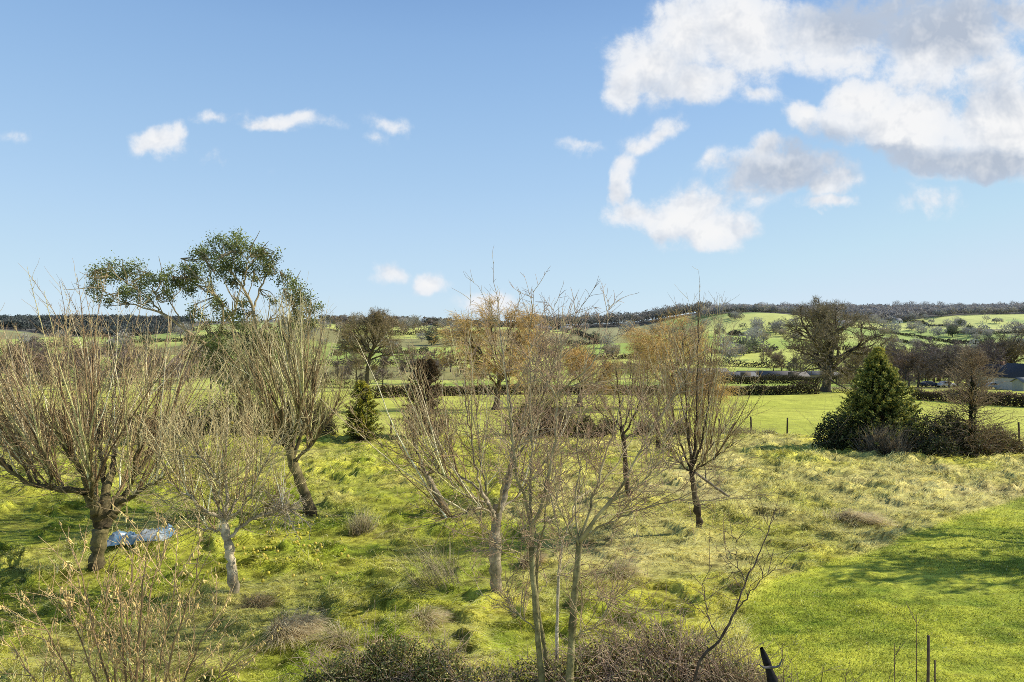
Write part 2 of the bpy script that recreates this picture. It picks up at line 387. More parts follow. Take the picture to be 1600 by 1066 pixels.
def ground_mat(name, sc, mul, bump):
    m = mat(name); t = NT(m.node_tree)
    c = t.n('ShaderNodeAttribute', attribute_name='col').outputs['Color']
    pos = t.n('ShaderNodeNewGeometry').outputs['Position']
    nz = t.n('ShaderNodeTexNoise', {'Vector': pos, 'Scale': sc, 'Detail': 6.0, 'Roughness': .7}).outputs[0]
    f = t.n('ShaderNodeMapRange', {0: nz, 1: .3, 2: .7, 3: mul[0], 4: mul[1]}).outputs[0]
    cc = t.v('SCALE', c); t.t.links.new(f, cc.node.inputs['Scale'])
    bs = t.n('ShaderNodeBsdfPrincipled', {'Base Color': cc, 'Roughness': .9, 'Specular IOR Level': .1})
    b = t.n('ShaderNodeBump', {'Strength': bump, 'Distance': .5 / sc, 'Height': nz}); t.t.links.new(b.outputs[0], bs.inputs['Normal'])
    t.n('ShaderNodeOutputMaterial', {0: bs.outputs[0]}); return m
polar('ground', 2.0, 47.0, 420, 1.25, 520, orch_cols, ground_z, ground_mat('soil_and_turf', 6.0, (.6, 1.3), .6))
polar('field', 47.0, 152.0, 160, 1.25, 420, field_cols, ground_z, ground_mat('pasture', 1.3, (.8, 1.15), .5))
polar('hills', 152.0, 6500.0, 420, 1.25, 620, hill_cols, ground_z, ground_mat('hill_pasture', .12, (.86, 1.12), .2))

# grass blades as ground cover
def scatter(n, y0, y1, um, rng, p=1.0):
    # roughly even over the picture: density falls with distance
    a = rng.random(n); Y = (y0 ** -p + a * (y1 ** -p - y0 ** -p)) ** (-1 / p)
    return rng.uniform(-um, um, n) * Y, Y
def make_grass():
    rng = np.random.default_rng(21)
    X, Y = scatter(GRASS_N, 9.0, 47, .88, rng, .55)
    tq = unproj(218, 856); inside = ((X - tq[0]) / .86) ** 2 + ((Y - tq[1]) / .5) ** 2 < 1; X = X[~inside]; Y = Y[~inside]
    l = lawn_mask(X, Y); tz = tuss(X, Y)
    keep = (l < .5) & ~((l < .5) & (rng.random(len(X)) > .45 + 4.5 * tz))
    for nm, kp, lawn in (('rough_grass', keep, False), ('lawn_grass', l >= .5, True)):
        x = X[kp]; y = Y[kp]; n = len(x); ll = np.full(n, 1.0 if lawn else 0.0); tzz = tz[kp]
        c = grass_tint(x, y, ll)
        st = straw_amount(x, y) * (0 if lawn else 1)
        pick = rng.random(n) < (.04 if lawn else .06 + .38 * st)
        c[pick] = STRAW * rng.uniform(.8, 1.3, (pick.sum(), 1))
        dk = rng.random(n) < .16; c[dk] *= .5
        c = c * rng.uniform(.75, 1.3, (n, 1))
        # flow of the flopped blades
        fx = .75 + 1.4 * (vnoise(x * .5, y * .5, 51) - .5) * 2; fy = -.55 + 1.4 * (vnoise(x * .5, y * .5, 53) - .5) * 2
        D = np.stack([fx + .6 * rng.normal(size=n), fy + .6 * rng.normal(size=n), (.9 if lawn else .55) + .5 * rng.random(n) - .15 * st], 1)
        sc = (y / 14) ** .5
        lg = (rng.random(n) < .03 + .06 * st) & (not lawn)
        c[lg] = STRAW * rng.uniform(.75, 1.15, (lg.sum(), 1)); D[lg, 2] += .25
        L = (rng.uniform(.05, .13, n) if lawn else rng.uniform(.10, .26, n) * (.7 + 2.0 * tzz)) * sc ** .5
        L[lg] *= 2.2
        w = rng.uniform(.006, .012, n) * (y / 12) ** .8
        P = np.stack([x, y, ground_z(x, y) - .02], 1)
        g = Geo(); g.blades(P, D, L, w, c * .72, np.minimum(c * 1.2, .94), rng, .6)  # darker blade bases stand in for shade low in the grass
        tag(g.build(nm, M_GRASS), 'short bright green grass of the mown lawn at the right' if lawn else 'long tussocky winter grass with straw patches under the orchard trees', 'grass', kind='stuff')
make_grass()
# ------------------------------------------------------------------ orchard trees
B_DARK = np.array([.075, .056, .036]); B_LICH = np.array([.58, .48, .32]); B_OLIVE = np.array([.24, .20, .09])
T_CREAM = np.array([.56, .46, .23]); T_RED = np.array([.36, .23, .13]); T_OLIVE = np.array([.60, .54, .24])

def limb_tubes(g, limbs, Y0, c0, c1, rng, k=7, n=16, wob=.012):
    """limbs: list of (pixel polyline with dY, r0, r1). Returns sampled limb polylines"""
    out = []
    for pts, r0, r1 in limbs:
        w = np.array([W(p[0], p[1], Y0 + (p[2] if len(p) > 2 else 0)) for p in pts])
        s = rspline(w, n); s[1:] += rng.normal(size=(n - 1, 3)) * wob
        C = cgrad(1, n, c0, c1)[0][None] * (1 + .25 * rng.normal(size=(1, n, 1)))
        rr = taper(1, n, r0, r1) * (1 + .10 * rng.normal(size=(1, n)))
        g.tubes(s[None], rr, np.clip(C, .01, .9), k); out.append(s)
    return np.stack(out) if out else np.zeros((0, n, 3))
def shoots(g, S, rng, per, t0, t1, L, r0, up=.06, ang=(.3, 1.0), upbias=.9, c0=None, c1=None, n=8, k=4, wander=.05, top=None, ctr=None):
    P, D, idx, t = spawn(S, per, rng, t0, t1, ang); M = len(P)
    o = np.zeros((M, 3)) if ctr is None else nrm((P - ctr) * np.array([1, 1, 0]) + 1e-4) * np.clip(np.linalg.norm((P - ctr)[:, :2], axis=1), 0, 2.2)[:, None] * .22
    D = nrm(D * (1 - upbias) + np.array([0, 0, 1.]) * upbias + o + .17 * rng.normal(size=D.shape) * np.array([1, 1, .2]))
    Ls = rng.uniform(L[0], L[1], M)
    if top is not None:      # limited by the crown outline
        px = CX + F * P[:, 0] / P[:, 1]
        zt = CH - (np.interp(px, [a for a, b in top], [b for a, b in top]) - HY) / F * P[:, 1]
        Ls = np.clip((zt - P[:, 2]) * (.35 + .67 * rng.random(M) ** .8), .25, 6)
    p = grow(P, D, Ls, n, rng, up, wander)
    rr = np.clip(r0 * (Ls / 2.0) ** .6 * rng.uniform(.6, 1.4, M), .006, r0 * 1.8)
    pal = np.array([(.92, .82, .52), (.70, .66, .28), (.32, .21, .11), (.17, .11, .055)]); q = rng.choice(4, M, p=[.27, .23, .27, .23])
    ca = pal[q] * (np.asarray(T_CREAM if c0 is None else c0) / T_CREAM); cb = pal[q] * .5 + .5 * np.asarray(T_RED if c1 is None else c1)
    g.tubes(p, taper(M, n + 1, rr, .0035, .9), cgrad(M, n + 1, ca, cb, rng, .18), k); return p, Ls
def twigs(g, S, rng, per, L, r0=.006, up=.05, ang=(.5, 1.1), t0=.15, t1=1.0, c0=T_CREAM, c1=T_RED, n=4, k=3, wander=.14, r1=.0025):
    if len(S) == 0: return np.zeros((0, n + 1, 3))
    P, D, idx, t = spawn(S, per, rng, t0, t1, ang); M = len(P)
    p = grow(P, D, rng.uniform(L[0], L[1], M), n, rng, up, wander)
    g.tubes(p, taper(M, n + 1, r0, r1), cgrad(M, n + 1, c0, c1, rng, .2), k); return p

def orchard_tree(name, label, base_px, trunk, limbs, seed, top, nshoot, bark=(B_DARK, B_OLIVE), cr=(T_CREAM, T_RED), sr=.016, tw=9, spur=26, extra=None, ups=(.45, .95), inner=2.0, group='old bare fruit trees in the orchard', wander=.075, cat='fruit tree', upb=.72):
    rng = np.random.default_rng(seed)
    Y0 = unproj(*base_px)[1]; base = W(base_px[0], base_px[1], Y0); base[2] = gz(base[0], Y0)
    root = empty(name, base, label, cat, group)
    gt = Geo(); gc = Geo()
    tr = [((trunk[0][0][0], trunk[0][0][1] + 12),) + tuple(trunk[0][1:]) if False else q for q in trunk]
    ST = limb_tubes(gt, tr, Y0, bark[0], bark[1], rng, 9, 18)
    # root flare
    limbs = [(q, r0 * .86, r1 * .86) for q, r0, r1 in limbs]
    SL = limb_tubes(gt, limbs, Y0, bark[0] * .8 + bark[1] * .2, bark[1], rng, 6, 16, .02)
    gt.build('trunk', M_BARK, root, base, True)
    p1, L1 = shoots(gc, SL, rng, int(nshoot * 1.5), .2, 1.0, (1, 2), sr * .9, top=top, c0=cr[0], c1=cr[1], upbias=upb, wander=wander, ctr=base)
    # secondary side branches filling the crown
    p2 = twigs(gc, SL, rng, int(inner * 12), (.5, 1.8), .011, .07, (.5, 1.2), .15, 1, cr[0] * .6, cr[1], 6, 3, .16)
    nper = np.clip((L1 * tw * .55).astype(int), 2, 26)
    p3 = twigs(gc, p1, rng, nper, (.18, .75), .006, .12, (.4, .9), .15, .97, cr[0], cr[1])
    p4 = twigs(gc, p2, rng, 5, (.12, .5), .005, .1, (.4, 1.0), .15, 1, cr[0], cr[1])
    twigs(gc, p1, rng, np.clip((L1 * spur * .35).astype(int), 2, 40), (.03, .09), .006, .1, (.6, 1.3), .05, .95, cr[0], cr[1] * .8, 2, 3, .1, .004)
    twigs(gc, SL, rng, spur, (.05, .25), .008, .1, (.7, 1.4), .0, 1, B_OLIVE, cr[0], 3, 3, .2, .004)
    if extra: extra(root, base, gc, SL, p1, p2, rng, Y0)
    gc.build('crown', M_TWIG, root, base)
    return root

# A: big apple at the left
orchard_tree('apple_tree', 'big bare apple tree with thick dark forked trunk beside the blue tarpaulin', (150, 893),
    [([(150, 905), (152, 870), (155, 845), (158, 815)], .215, .175), ([(158, 822), (146, 788, -.3), (136, 768, -.5)], .17, .13), ([(157, 825), (164, 795), (166, 765, .2), (176, 735, .5)], .17, .10), ([(162, 822), (178, 798, .2), (192, 778, .3)], .17, .12)],
    [([(136, 768, -.5), (100, 764, -.9), (50, 757, -1.3), (18, 738, -1.6), (-10, 712, -1.9)], .10, .03), ([(139, 772, -.5), (128, 738, -.9), (108, 712, -1.2), (88, 670, -1.5)], .09, .03),
     ([(60, 760, -1.2), (45, 720, -.9), (20, 690, -.6)], .05, .02), ([(100, 765, -.9), (85, 735, .2), (60, 700, .8)], .05, .02),
     ([(166, 766, .2), (160, 720, .6), (150, 680, 1.0), (146, 600, 1.1)], .09, .03), ([(176, 735, .5), (182, 690, .9), (196, 640, 1.4)], .08, .025),
     ([(192, 778, .3), (218, 735, .5), (246, 700, .7), (268, 670, 1.0)], .09, .025), ([(186, 786, .2), (220, 768, -.4), (248, 750, -.8), (280, 728, -1.2)], .07, .02),
     ([(205, 756, .4), (212, 710, -.4), (222, 660, -.8), (236, 600, -.9)], .06, .02), ([(146, 790, -.2), (142, 745, -1.2), (140, 690, -1.8)], .07, .025), ([(160, 800, .3), (140, 750, 1.6), (112, 705, 2.2), (80, 660, 2.5)], .06, .02), ([(172, 790, .3), (205, 740, 1.8), (240, 690, 2.4)], .06, .02), ([(50, 757, -1.3), (30, 700, -1.6), (10, 640, -1.9)], .045, .015), ([(18, 738, -1.6), (-20, 690, -1.2), (-50, 620, -1)], .045, .015), ([(80, 765, -1.1), (70, 715, -1.8), (50, 650, -2.3)], .045, .015)],
    101, [(-60, 520), (0, 500), (28, 455), (60, 490), (100, 470), (130, 455), (142, 372), (156, 440), (190, 490), (226, 475), (238, 400), (250, 490), (275, 560), (310, 640)], 11, sr=.017, tw=9, spur=30, inner=2.2)

# apples
def add_apples(pts, root=None, base=None, names='apple', r=(.032, .042), seed=5, lab=None, group=None):
    rng = np.random.default_rng(seed); proto = []
    for q in range(3):
        g = Geo(); th = np.linspace(0, PI, 8); nseg = 10
        rad = np.sin(th) * (1 + .06 * np.cos(2 * th)); zz = np.cos(th) * .86 + .16 * np.exp(-(th / .35) ** 2) * -1 + .08 * np.exp(-((PI - th) / .35) ** 2)
        P = np.stack([np.zeros(8), np.zeros(8), zz], 1)
        col = np.array([(.62, .52, .07), (.66, .50, .10), (.52, .46, .06)][q]); C = np.tile(col, (8, 1)); C[0] *= .4; C[-1] *= .4
        g.tubes(P[None] , np.maximum(rad, .02)[None], C[None], nseg)
        stalk = np.array([[0, 0, .70], [.05, .02, 1.05]]); g.tubes(stalk[None], np.array([[.07, .05]]), np.array([.1, .06, .03]), 4)
        o = g.build(names, M_PLAIN, None, (0, 0, 0), True); me = o.data; bpy.data.objects.remove(o); proto.append(me)
    for i, p in enumerate(pts):
        o = bpy.data.objects.new(names, proto[i % 3]); COL.objects.link(o)
        s = rng.uniform(*r); o.scale = (s, s, s); o.rotation_euler = rng.uniform(-1.6, 1.6, 3)
        if root is not None: o.parent = root; o.location = [float(v) for v in (np.asarray(p) - base)]
        else: o.location = [float(v) for v in p]; tag(o, lab, 'apple', group)
def b_extra(root, base, gc, SL, p1, p2, rng, Y0):
    # gnarled drooping spray at the end of the right-hand limb
    e = np.array([W(x, y, Y0 + dy) for x, y, dy in [(432, 798, .1), (440, 792, .2), (448, 796, -.2)]])
    P = np.repeat(e, 14, 0); D = nrm(rng.normal(size=P.shape) + np.array([.5, 0, .25])); p = grow(P, D, rng.uniform(.3, .95, len(P)), 6, rng, -.02, .25)
    gc.tubes(p, taper(len(P), 7, .016, .005), cgrad(len(P), 7, B_LICH * .7, B_LICH * .9, rng, .2), 4)
    q = twigs(gc, p, rng, 9, (.10, .3), .007, .0, (.6, 1.3), .2, 1, B_LICH * .8, B_LICH, 4, 3, .25, .004)
    shoots(gc, e[None], rng, 14, 0, 1, (.5, 1.3), .012, c0=B_LICH, c1=T_CREAM)
    up = p1[:, 1:4].reshape(-1, 3); pk = up[rng.choice(len(up), 14)]
    ed = np.array([W(x, y, Y0 + dy) for x, y, dy in [(256, 725, .2), (275, 745, -.1), (255, 746, .3), (332, 745, 0), (365, 772, -.2), (436, 784, .3), (455, 790, .1), (280, 752, .4), (470, 805, .2)]])
    add_apples(np.concatenate([pk[:9] - np.array([0, 0, .04]), ed]), root, base, seed=8)
orchard_tree('apple_tree', 'small pale lichened apple tree with a few yellow apples still hanging on', (365, 938),
    [([(370, 948), (363, 905), (359, 865), (354, 838), (352, 812)], .135, .085)],
    [([(352, 814), (332, 803, -.2), (310, 790, -.4), (298, 776, -.5), (284, 768, -.6), (262, 750, -.8)], .06, .02), ([(352, 834), (336, 826, .4), (312, 826, .7), (292, 815, .9)], .05, .015),
     ([(357, 840), (374, 826, .1), (392, 812, .2), (410, 805, .2), (432, 798, .1)], .058, .035), ([(352, 814), (356, 780, .1), (350, 740, .2), (354, 690, .1), (352, 640, .2)], .055, .018),
     ([(354, 812), (372, 775, .4), (388, 735, .6), (402, 690, .8)], .04, .014), ([(350, 812), (338, 782, .5), (326, 745, .8), (318, 705, .9)], .045, .015), ([(352, 812), (345, 775, -.6), (335, 740, -1), (300, 700, -1.3)], .04, .014),
     ([(300, 780, -.5), (290, 750, -.2), (282, 715, 0)], .03, .012), ([(356, 812), (380, 790, -.6), (402, 750, -1.0), (425, 700, -1.2)], .035, .012)],
    102, [(240, 690), (270, 640), (300, 620), (330, 600), (355, 570), (380, 610), (420, 640), (460, 690)], 8, bark=(B_LICH * .75, B_LICH), cr=(T_CREAM * 1.15, T_CREAM * .8), sr=.013, tw=9, spur=34, extra=b_extra, inner=2.2, wander=.08, upb=.72)
orchard_tree('apple_tree', 'leaning bare apple tree with a dense broom of upright shoots', (487, 806),
    [([(490, 812), (478, 778), (467, 748), (457, 722), (452, 700)], .20, .15)],
    [([(452, 705), (430, 660, .3), (410, 620, .5), (395, 580, .8)], .09, .03), ([(452, 702), (440, 650, -.5), (428, 600, -.8), (420, 540, -1)], .08, .03), ([(454, 705), (452, 640, .3), (452, 570, .4), (450, 500, .5)], .09, .025),
     ([(458, 715), (474, 670, .2), (486, 620, .4), (494, 560, .5)], .08, .025), ([(460, 725), (490, 690, -.3), (512, 660, -.5), (532, 620, -.7)], .07, .02), ([(455, 710), (465, 650, 1.2), (470, 590, 1.6), (470, 540, 1.8)], .08, .025),
     ([(452, 702), (420, 680, 1), (395, 650, 1.8), (375, 610, 2.2)], .06, .02), ([(452, 700), (468, 640, -1.3), (478, 580, -1.8)], .07, .02), ([(450, 700), (415, 670, -1), (385, 640, -1.6)], .06, .02)],
    103, [(360, 600), (385, 545), (410, 500), (430, 470), (445, 440), (462, 470), (478, 430), (492, 500), (510, 545), (530, 590), (550, 620)], 17, cr=(T_CREAM * .95, T_CREAM * .7), sr=.022, tw=6, spur=16, inner=2.4)
orchard_tree('apple_tree', 'bare apple tree with knobbly whitish trunk behind the roadside saplings'.replace('roadside', 'foreground'), (773, 938),
    [([(773, 948), (775, 905), (773, 865), (774, 825), (779, 790)], .145, .12), ([(779, 800), (790, 770, .1), (797, 735, .2), (802, 690, .3)], .085, .045), ([(776, 820), (766, 795, -.2), (752, 768, -.3)], .07, .045)],
    [([(752, 768, -.3), (744, 725, -.5), (735, 680, -.6), (725, 600, -.8)], .035, .010), ([(752, 768, -.3), (722, 745, -.1), (696, 710, .2), (672, 670, .4)], .034, .010), ([(802, 690, .3), (796, 630, .4), (787, 560, .4), (778, 500, .5)], .04, .010),
     ([(800, 700, .3), (822, 660, .7), (845, 620, 1.0), (868, 560, 1.3)], .034, .009), ([(774, 800, -.1), (746, 795, -.6), (715, 805, -1), (676, 812, -1.4)], .034, .010), ([(780, 795, .2), (815, 770, .8), (845, 730, 1.2), (880, 690, 1.5)], .034, .010),
     ([(775, 815, .2), (760, 770, 1.2), (748, 700, 1.8), (745, 620, 2.0)], .036, .010), ([(778, 800, -.2), (790, 750, -1.1), (815, 700, -1.5), (830, 640, -1.8)], .045, .012), ([(800, 720, .2), (815, 660, -.5), (835, 590, -.8), (850, 520, -1)], .04, .012), ([(760, 785, -.2), (720, 770, -1.0), (690, 740, -1.4), (660, 700, -1.6)], .032, .010)],
    104, [(640, 640), (665, 560), (690, 510), (712, 470), (735, 440), (760, 460), (790, 440), (830, 480), (865, 470), (895, 560), (915, 620)], 6, bark=(B_LICH * .55, B_LICH * .55), cr=(T_CREAM * .95, T_RED * 1.1), sr=.013, tw=6.5, spur=18, inner=1.9, wander=.075, upb=.66)
orchard_tree('apple_tree', 'low apple tree with slanting grey trunk left of the whitish trunk', (699, 806),
    [([(703, 816), (690, 786), (677, 762), (664, 738)], .15, .11)],
    [([(664, 738), (650, 700, .2), (645, 660, .3)], .05, .02), ([(664, 740), (640, 722, -.4), (622, 690, -.7)], .045, .015), ([(668, 745), (680, 710, .4), (686, 660, .6)], .05, .02), ([(665, 740), (655, 715, 1), (640, 680, 1.6)], .05, .02), ([(668, 742), (690, 725, -.8), (712, 690, -1.2)], .04, .015)],
    105, [(600, 690), (630, 640), (660, 610), (690, 600), (720, 640), (745, 680)], 9, bark=(B_DARK * 1.4, B_LICH * .7), cr=(T_CREAM, T_RED), sr=.014, tw=5, spur=14, inner=1.6)
orchard_tree('apple_tree', 'slender bare fruit tree with twiggy upright crown right of the saplings', (982, 782),
    [([(985, 788), (978, 745), (976, 700), (972, 672)], .11, .085)],
    [([(972, 674), (950, 640, .3), (925, 600, .5)], .05, .015), ([(972, 672), (968, 630, .2), (962, 575, .3)], .05, .015), ([(974, 680), (996, 640, -.2), (1014, 595, -.4)], .05, .015), ([(973, 676), (985, 630, .9), (990, 580, 1.2)], .05, .015), ([(972, 676), (945, 650, -.9), (915, 625, -1.3)], .04, .012), ([(974, 690), (1005, 665, .6), (1030, 640, 1)], .04, .012)],
    106, [(890, 610), (920, 560), (950, 545), (980, 550), (1010, 550), (1040, 600)], 14, bark=(B_DARK, B_DARK * 1.6), cr=(T_CREAM * .9, T_RED), sr=.013, tw=4.5, spur=8, inner=1.4)
orchard_tree('apple_tree', 'farther dark-trunked fruit tree standing near the field fence', (1028, 706),
    [([(1029, 711), (1028, 680), (1026, 650)], .15, .12)],
    [([(1026, 650), (1010, 625, .3), (1000, 600, .5)], .07, .02), ([(1026, 650), (1032, 615, -.3), (1036, 580, -.5)], .07, .02), ([(1027, 655), (1048, 630, .3), (1062, 605, .5)], .06, .02), ([(1026, 655), (1010, 635, -.8), (990, 615, -1.2)], .05, .02)],
    107, [(980, 600), (1000, 560), (1030, 530), (1060, 560), (1075, 600)], 12, bark=(B_DARK, B_DARK * 1.3), cr=(T_CREAM * .8, T_RED), sr=.02, tw=3, spur=5, inner=1.4)
orchard_tree('apple_tree', 'narrow upright bare fruit tree propped by a leaning stake', (1093, 833),
    [([(1095, 840), (1090, 800), (1084, 765), (1080, 738)], .11, .085)],
    [([(1080, 738), (1068, 705, .2), (1055, 670, .3), (1048, 620, .4)], .04, .014), ([(1080, 738), (1076, 680, -.2), (1070, 600, -.3), (1066, 530, -.3)], .045, .014), ([(1081, 735), (1087, 680, .1), (1089, 590, .2), (1092, 480, .2)], .055, .012), ([(1080, 735), (1098, 690, -.1), (1106, 620, -.1), (1112, 540, 0)], .045, .012),
     ([(1082, 740), (1102, 712, .3), (1122, 685, .5), (1143, 650, .7)], .035, .010), ([(1080, 738), (1055, 715, -.4), (1035, 690, -.6)], .035, .010), ([(1080, 738), (1092, 690, 1.0), (1100, 640, 1.2)], .04, .012), ([(1081, 738), (1108, 722, -.5), (1150, 690, -.9)], .03, .008)],
    108, [(1020, 640), (1045, 560), (1065, 500), (1085, 470), (1103, 450), (1116, 520), (1130, 600), (1155, 650)], 13, bark=(B_DARK * .9, B_DARK * 1.6), cr=(T_CREAM, T_RED * 1.1), sr=.016, tw=7, spur=14, inner=1.8)
# ---- windfall apples under the small apple tree
rw = np.random.default_rng(55); wf = []
while len(wf) < 110:
    px = rw.normal(435, 52); py = rw.normal(856, 30)
    if 300 < px < 545 and 795 < py < 925:
        q = unproj(px, py); q[2] = gz(q[0], q[1]) + .075; wf.append(q)
add_apples(wf, seed=9, r=(.040, .052), lab='yellow windfall apple lying in the grass under the small apple tree', group='windfall apples in the grass')

# ---- leaning prop stake beside the narrow tree
def pole(name, label, cat, a, b, r0, r1, col, k=8, group=None, matr=M_WOOD, extra=None):
    a = np.asarray(a, float); b = np.asarray(b, float); root = empty(name, a, label, cat, group) if extra else None
    g = Geo(); n = 9; p = a[None] + (b - a)[None] * np.linspace(0, 1, n)[:, None] + np.random.default_rng(int(abs(a[0] * 100))).normal(size=(n, 3)) * r0 * .12
    g.tubes(p[None], taper(1, n, r0, r1), np.asarray(col), k)
    i = g.n; g.add([p[-1]], None, [[i, i - k + j, i - k + (j + 1) % k] for j in range(k)] if False else None, col)
    g.T.append(np.array([[i, i - k + j, i - k + (j + 1) % k] for j in range(k)]))
    o = g.build(name if not extra else 'shaft', matr, root, a, False)
    if not extra: tag(o, label, cat, group); return o
    extra(root, a, p); return root
def fork(root, a, p):
    g = Geo(); m = p[2]; e = m + np.array([-.05, 0, .55]); g.tubes(rspline(np.array([m, (m + e) / 2 + .03, e]), 7)[None], taper(1, 7, .035, .012), np.array([.2, .17, .12]), 6); g.build('side_branch', M_WOOD, root, a)
lo = unproj(1152, 783); hi = W(1086, 738, lo[1] - .3)
pole('prop_stake', 'weathered leaning prop stake wedged against the narrow upright fruit tree', 'stake', lo - np.array([0, 0, .1]), hi, .055, .05, (.22, .19, .14), extra=lambda r, a, p: fork(r, a, p[::-1]))

# ---- blue tarpaulin
def tarp():
    c = unproj(218, 856); c[2] = gz(c[0], c[1]); nx, ny = 44, 26; rng = np.random.default_rng(3)
    u, v = np.meshgrid(np.linspace(-1, 1, nx), np.linspace(-1, 1, ny), indexing='ij')
    x = u * .88 + .12 * (vnoise(u * 2, v * 2, 5) - .5); y = v * .5 + .12 * u + .2 * (vnoise(u * 2.3, v * 2.3, 6) - .5)
    ridge = np.abs(vnoise(u * 3.1 + v * .9, v * 2.6 - u * .6, 7) - .5) * 2
    z = .05 + .20 * (1 - ridge) ** 2 * (1 - .4 * np.abs(v)) + .16 * vnoise(u * 1.4, v * 1.4, 8) + .12 * sstep(.3, 1, u) * (v > 0)
    z = z * (1 - .8 * sstep(.75, 1.0, np.maximum(np.abs(u), np.abs(v))))
    V = np.stack([c[0] + x, c[1] + y, ground_z(c[0] + x, c[1] + y) * .5 + c[2] * .5 + z + .07], -1).reshape(-1, 3)
    idx = np.arange(nx * ny).reshape(nx, ny); q = np.stack([idx[:-1, :-1], idx[1:, :-1], idx[1:, 1:], idx[:-1, 1:]], -1).reshape(-1, 4)
    n = vnoise(u * 4, v * 4, 9).reshape(-1, 1); C = np.array([.10, .20, .33]) * (1 - n) + np.array([.21, .34, .45]) * n
    k = (vnoise(u * 1.6, v * 2.2, 15).reshape(-1, 1) > .62); C = np.where(k, np.array([.42, .47, .51]), C)
    m = attr_mat('tarpaulin_plastic', .32, .1, None, 0, .5)
    o = mesh_np('tarpaulin', V, [q], C, m, None, c, False); tag(o, 'crumpled blue plastic tarpaulin lying in the grass by the forked trunk', 'tarpaulin')
tarp()

# ------------------------------------------------------------------ foreground saplings
def sapling(label, Y, trunk, limbs, seed, bark, cr, per=(7, 6, 5), tl=(.5, 1.6), name='alder_sapling', group='slim bare saplings in the foreground', cat='sapling', r=.009, extra=None):
    rng = np.random.default_rng(seed); b = W(trunk[0][0][0][0], trunk[0][0][0][1], Y); b[2] = gz(b[0], Y)
    root = empty(name, b, label, cat, group); gt = Geo(); gc = Geo()
    limb_tubes(gt, trunk, Y, bark[0], bark[1], rng, 9, 18, .004)
    gt.build('trunk', M_BARK, root, b, True)
    SL = limb_tubes(gc, limbs, Y, bark[1], cr[0], rng, 6, 18, .012)
    p1 = twigs(gc, SL, rng, per[0], tl, r, .055, (.5, 1.0), .12, .98, cr[0], cr[1], 8, 4, .09, .003)
    p2 = twigs(gc, p1, rng, per[1], (.2, .75), .0055, .04, (.45, 1.0), .15, .98, cr[0], cr[1], 5, 3, .12, .0022)
    p3 = twigs(gc, p2, rng, per[2], (.05, .22), .0038, .04, (.5, 1.1), .2, 1, cr[1], cr[1], 3, 3, .12, .002)
    if extra: extra(gc, SL, p1, p2, rng)
    gc.build('crown', M_TWIG, root, b); return root
GB = (np.array([.20, .18, .08]), np.array([.28, .24, .11])); PB = (np.array([.62, .54, .38]), np.array([.56, .48, .32])); GT = (np.array([.46, .37, .20]), np.array([.40, .26, .16]))
PT = (np.array([.60, .51, .33]), np.array([.52, .36, .24]))
sapling('tall greenish bare sapling forking in three at mid height', 11.0,
    [([(850, 1120), (846, 1060), (840, 985), (833, 900), (829, 822)], .056, .042)],
    [([(829, 822), (822, 792, 0), (810, 748, -.2), (802, 700, -.3), (796, 640, -.5), (786, 560, -.7)], .03, .008), ([(829, 822), (829, 760, .2), (830, 690, .3), (829, 620, .4), (826, 540, .5)], .032, .008),
     ([(829, 822), (842, 800, -.1), (856, 745, -.2), (866, 690, -.3), (871, 625, -.3)], .036, .018), ([(871, 625, -.3), (858, 600, -.2), (838, 570, 0), (824, 520, .2)], .016, .006), ([(871, 625, -.3), (890, 600, -.5), (915, 580, -.8), (945, 540, -1)], .014, .005), ([(871, 630, -.3), (874, 570, -.4), (880, 500, -.5)], .015, .005),
     ([(833, 880), (800, 860, -.4), (760, 842, -.8)], .012, .004), ([(840, 985), (815, 965, .3), (780, 940, .5), (745, 925, .7)], .013, .004), ([(836, 930), (868, 900, .3), (905, 868, .6)], .011, .004)],
    201, GB, GT, per=(9, 6, 4), tl=(.3, 1.05))
sapling('bare sapling with a pale right side and widely spreading limbs', 11.0,
    [([(888, 1120), (890, 1060), (894, 985), (900, 910), (905, 848)], .068, .048)],
    [([(905, 848), (918, 810, .1), (932, 762, .2), (945, 715, .3), (958, 680, .3), (975, 620, .4)], .03, .008), ([(906, 846), (930, 812, -.2), (958, 780, -.3), (980, 745, -.4), (1000, 705, -.5), (1030, 655, -.6), (1062, 605, -.8)], .034, .007),
     ([(908, 846), (940, 822, -.1), (985, 802, -.3), (1030, 788, -.5), (1078, 776, -.7)], .022, .006), ([(905, 850), (898, 800, .3), (905, 740, .5), (902, 680, .7), (908, 600, .9)], .022, .006), ([(932, 762, .2), (960, 730, .6), (985, 690, 1.0), (1008, 640, 1.2)], .018, .005), ([(900, 905), (930, 930, .3), (965, 950, .6), (1000, 958, .8)], .010, .004), ([(893, 1000), (915, 985, -.2), (945, 965, -.4)], .010, .004),
     ([(905, 855), (890, 830, -.3), (872, 790, -.6), (865, 740, -.8)], .016, .005), ([(960, 776, -.3), (1000, 755, -.8), (1040, 715, -1.1)], .014, .004)],
    202, (GB[0] * 1.2, GB[1] * 1.1), GT, per=(10, 6, 4), tl=(.35, 1.2))
sapling('thin crooked sapling stem just right of the forked one', 11.4,
    [([(866, 1110), (855, 1040), (843, 965), (838, 905), (841, 860)], .045, .03)],
    [([(841, 860), (832, 810, .2), (812, 760, .4), (800, 700, .6)], .018, .005), ([(841, 860), (852, 810, -.2), (858, 750, -.3), (850, 680, -.4)], .018, .005), ([(838, 905), (815, 880, -.2), (790, 850, -.3)], .01, .004)],
    203, GB, GT, per=(6, 5, 3), tl=(.3, 1.0))
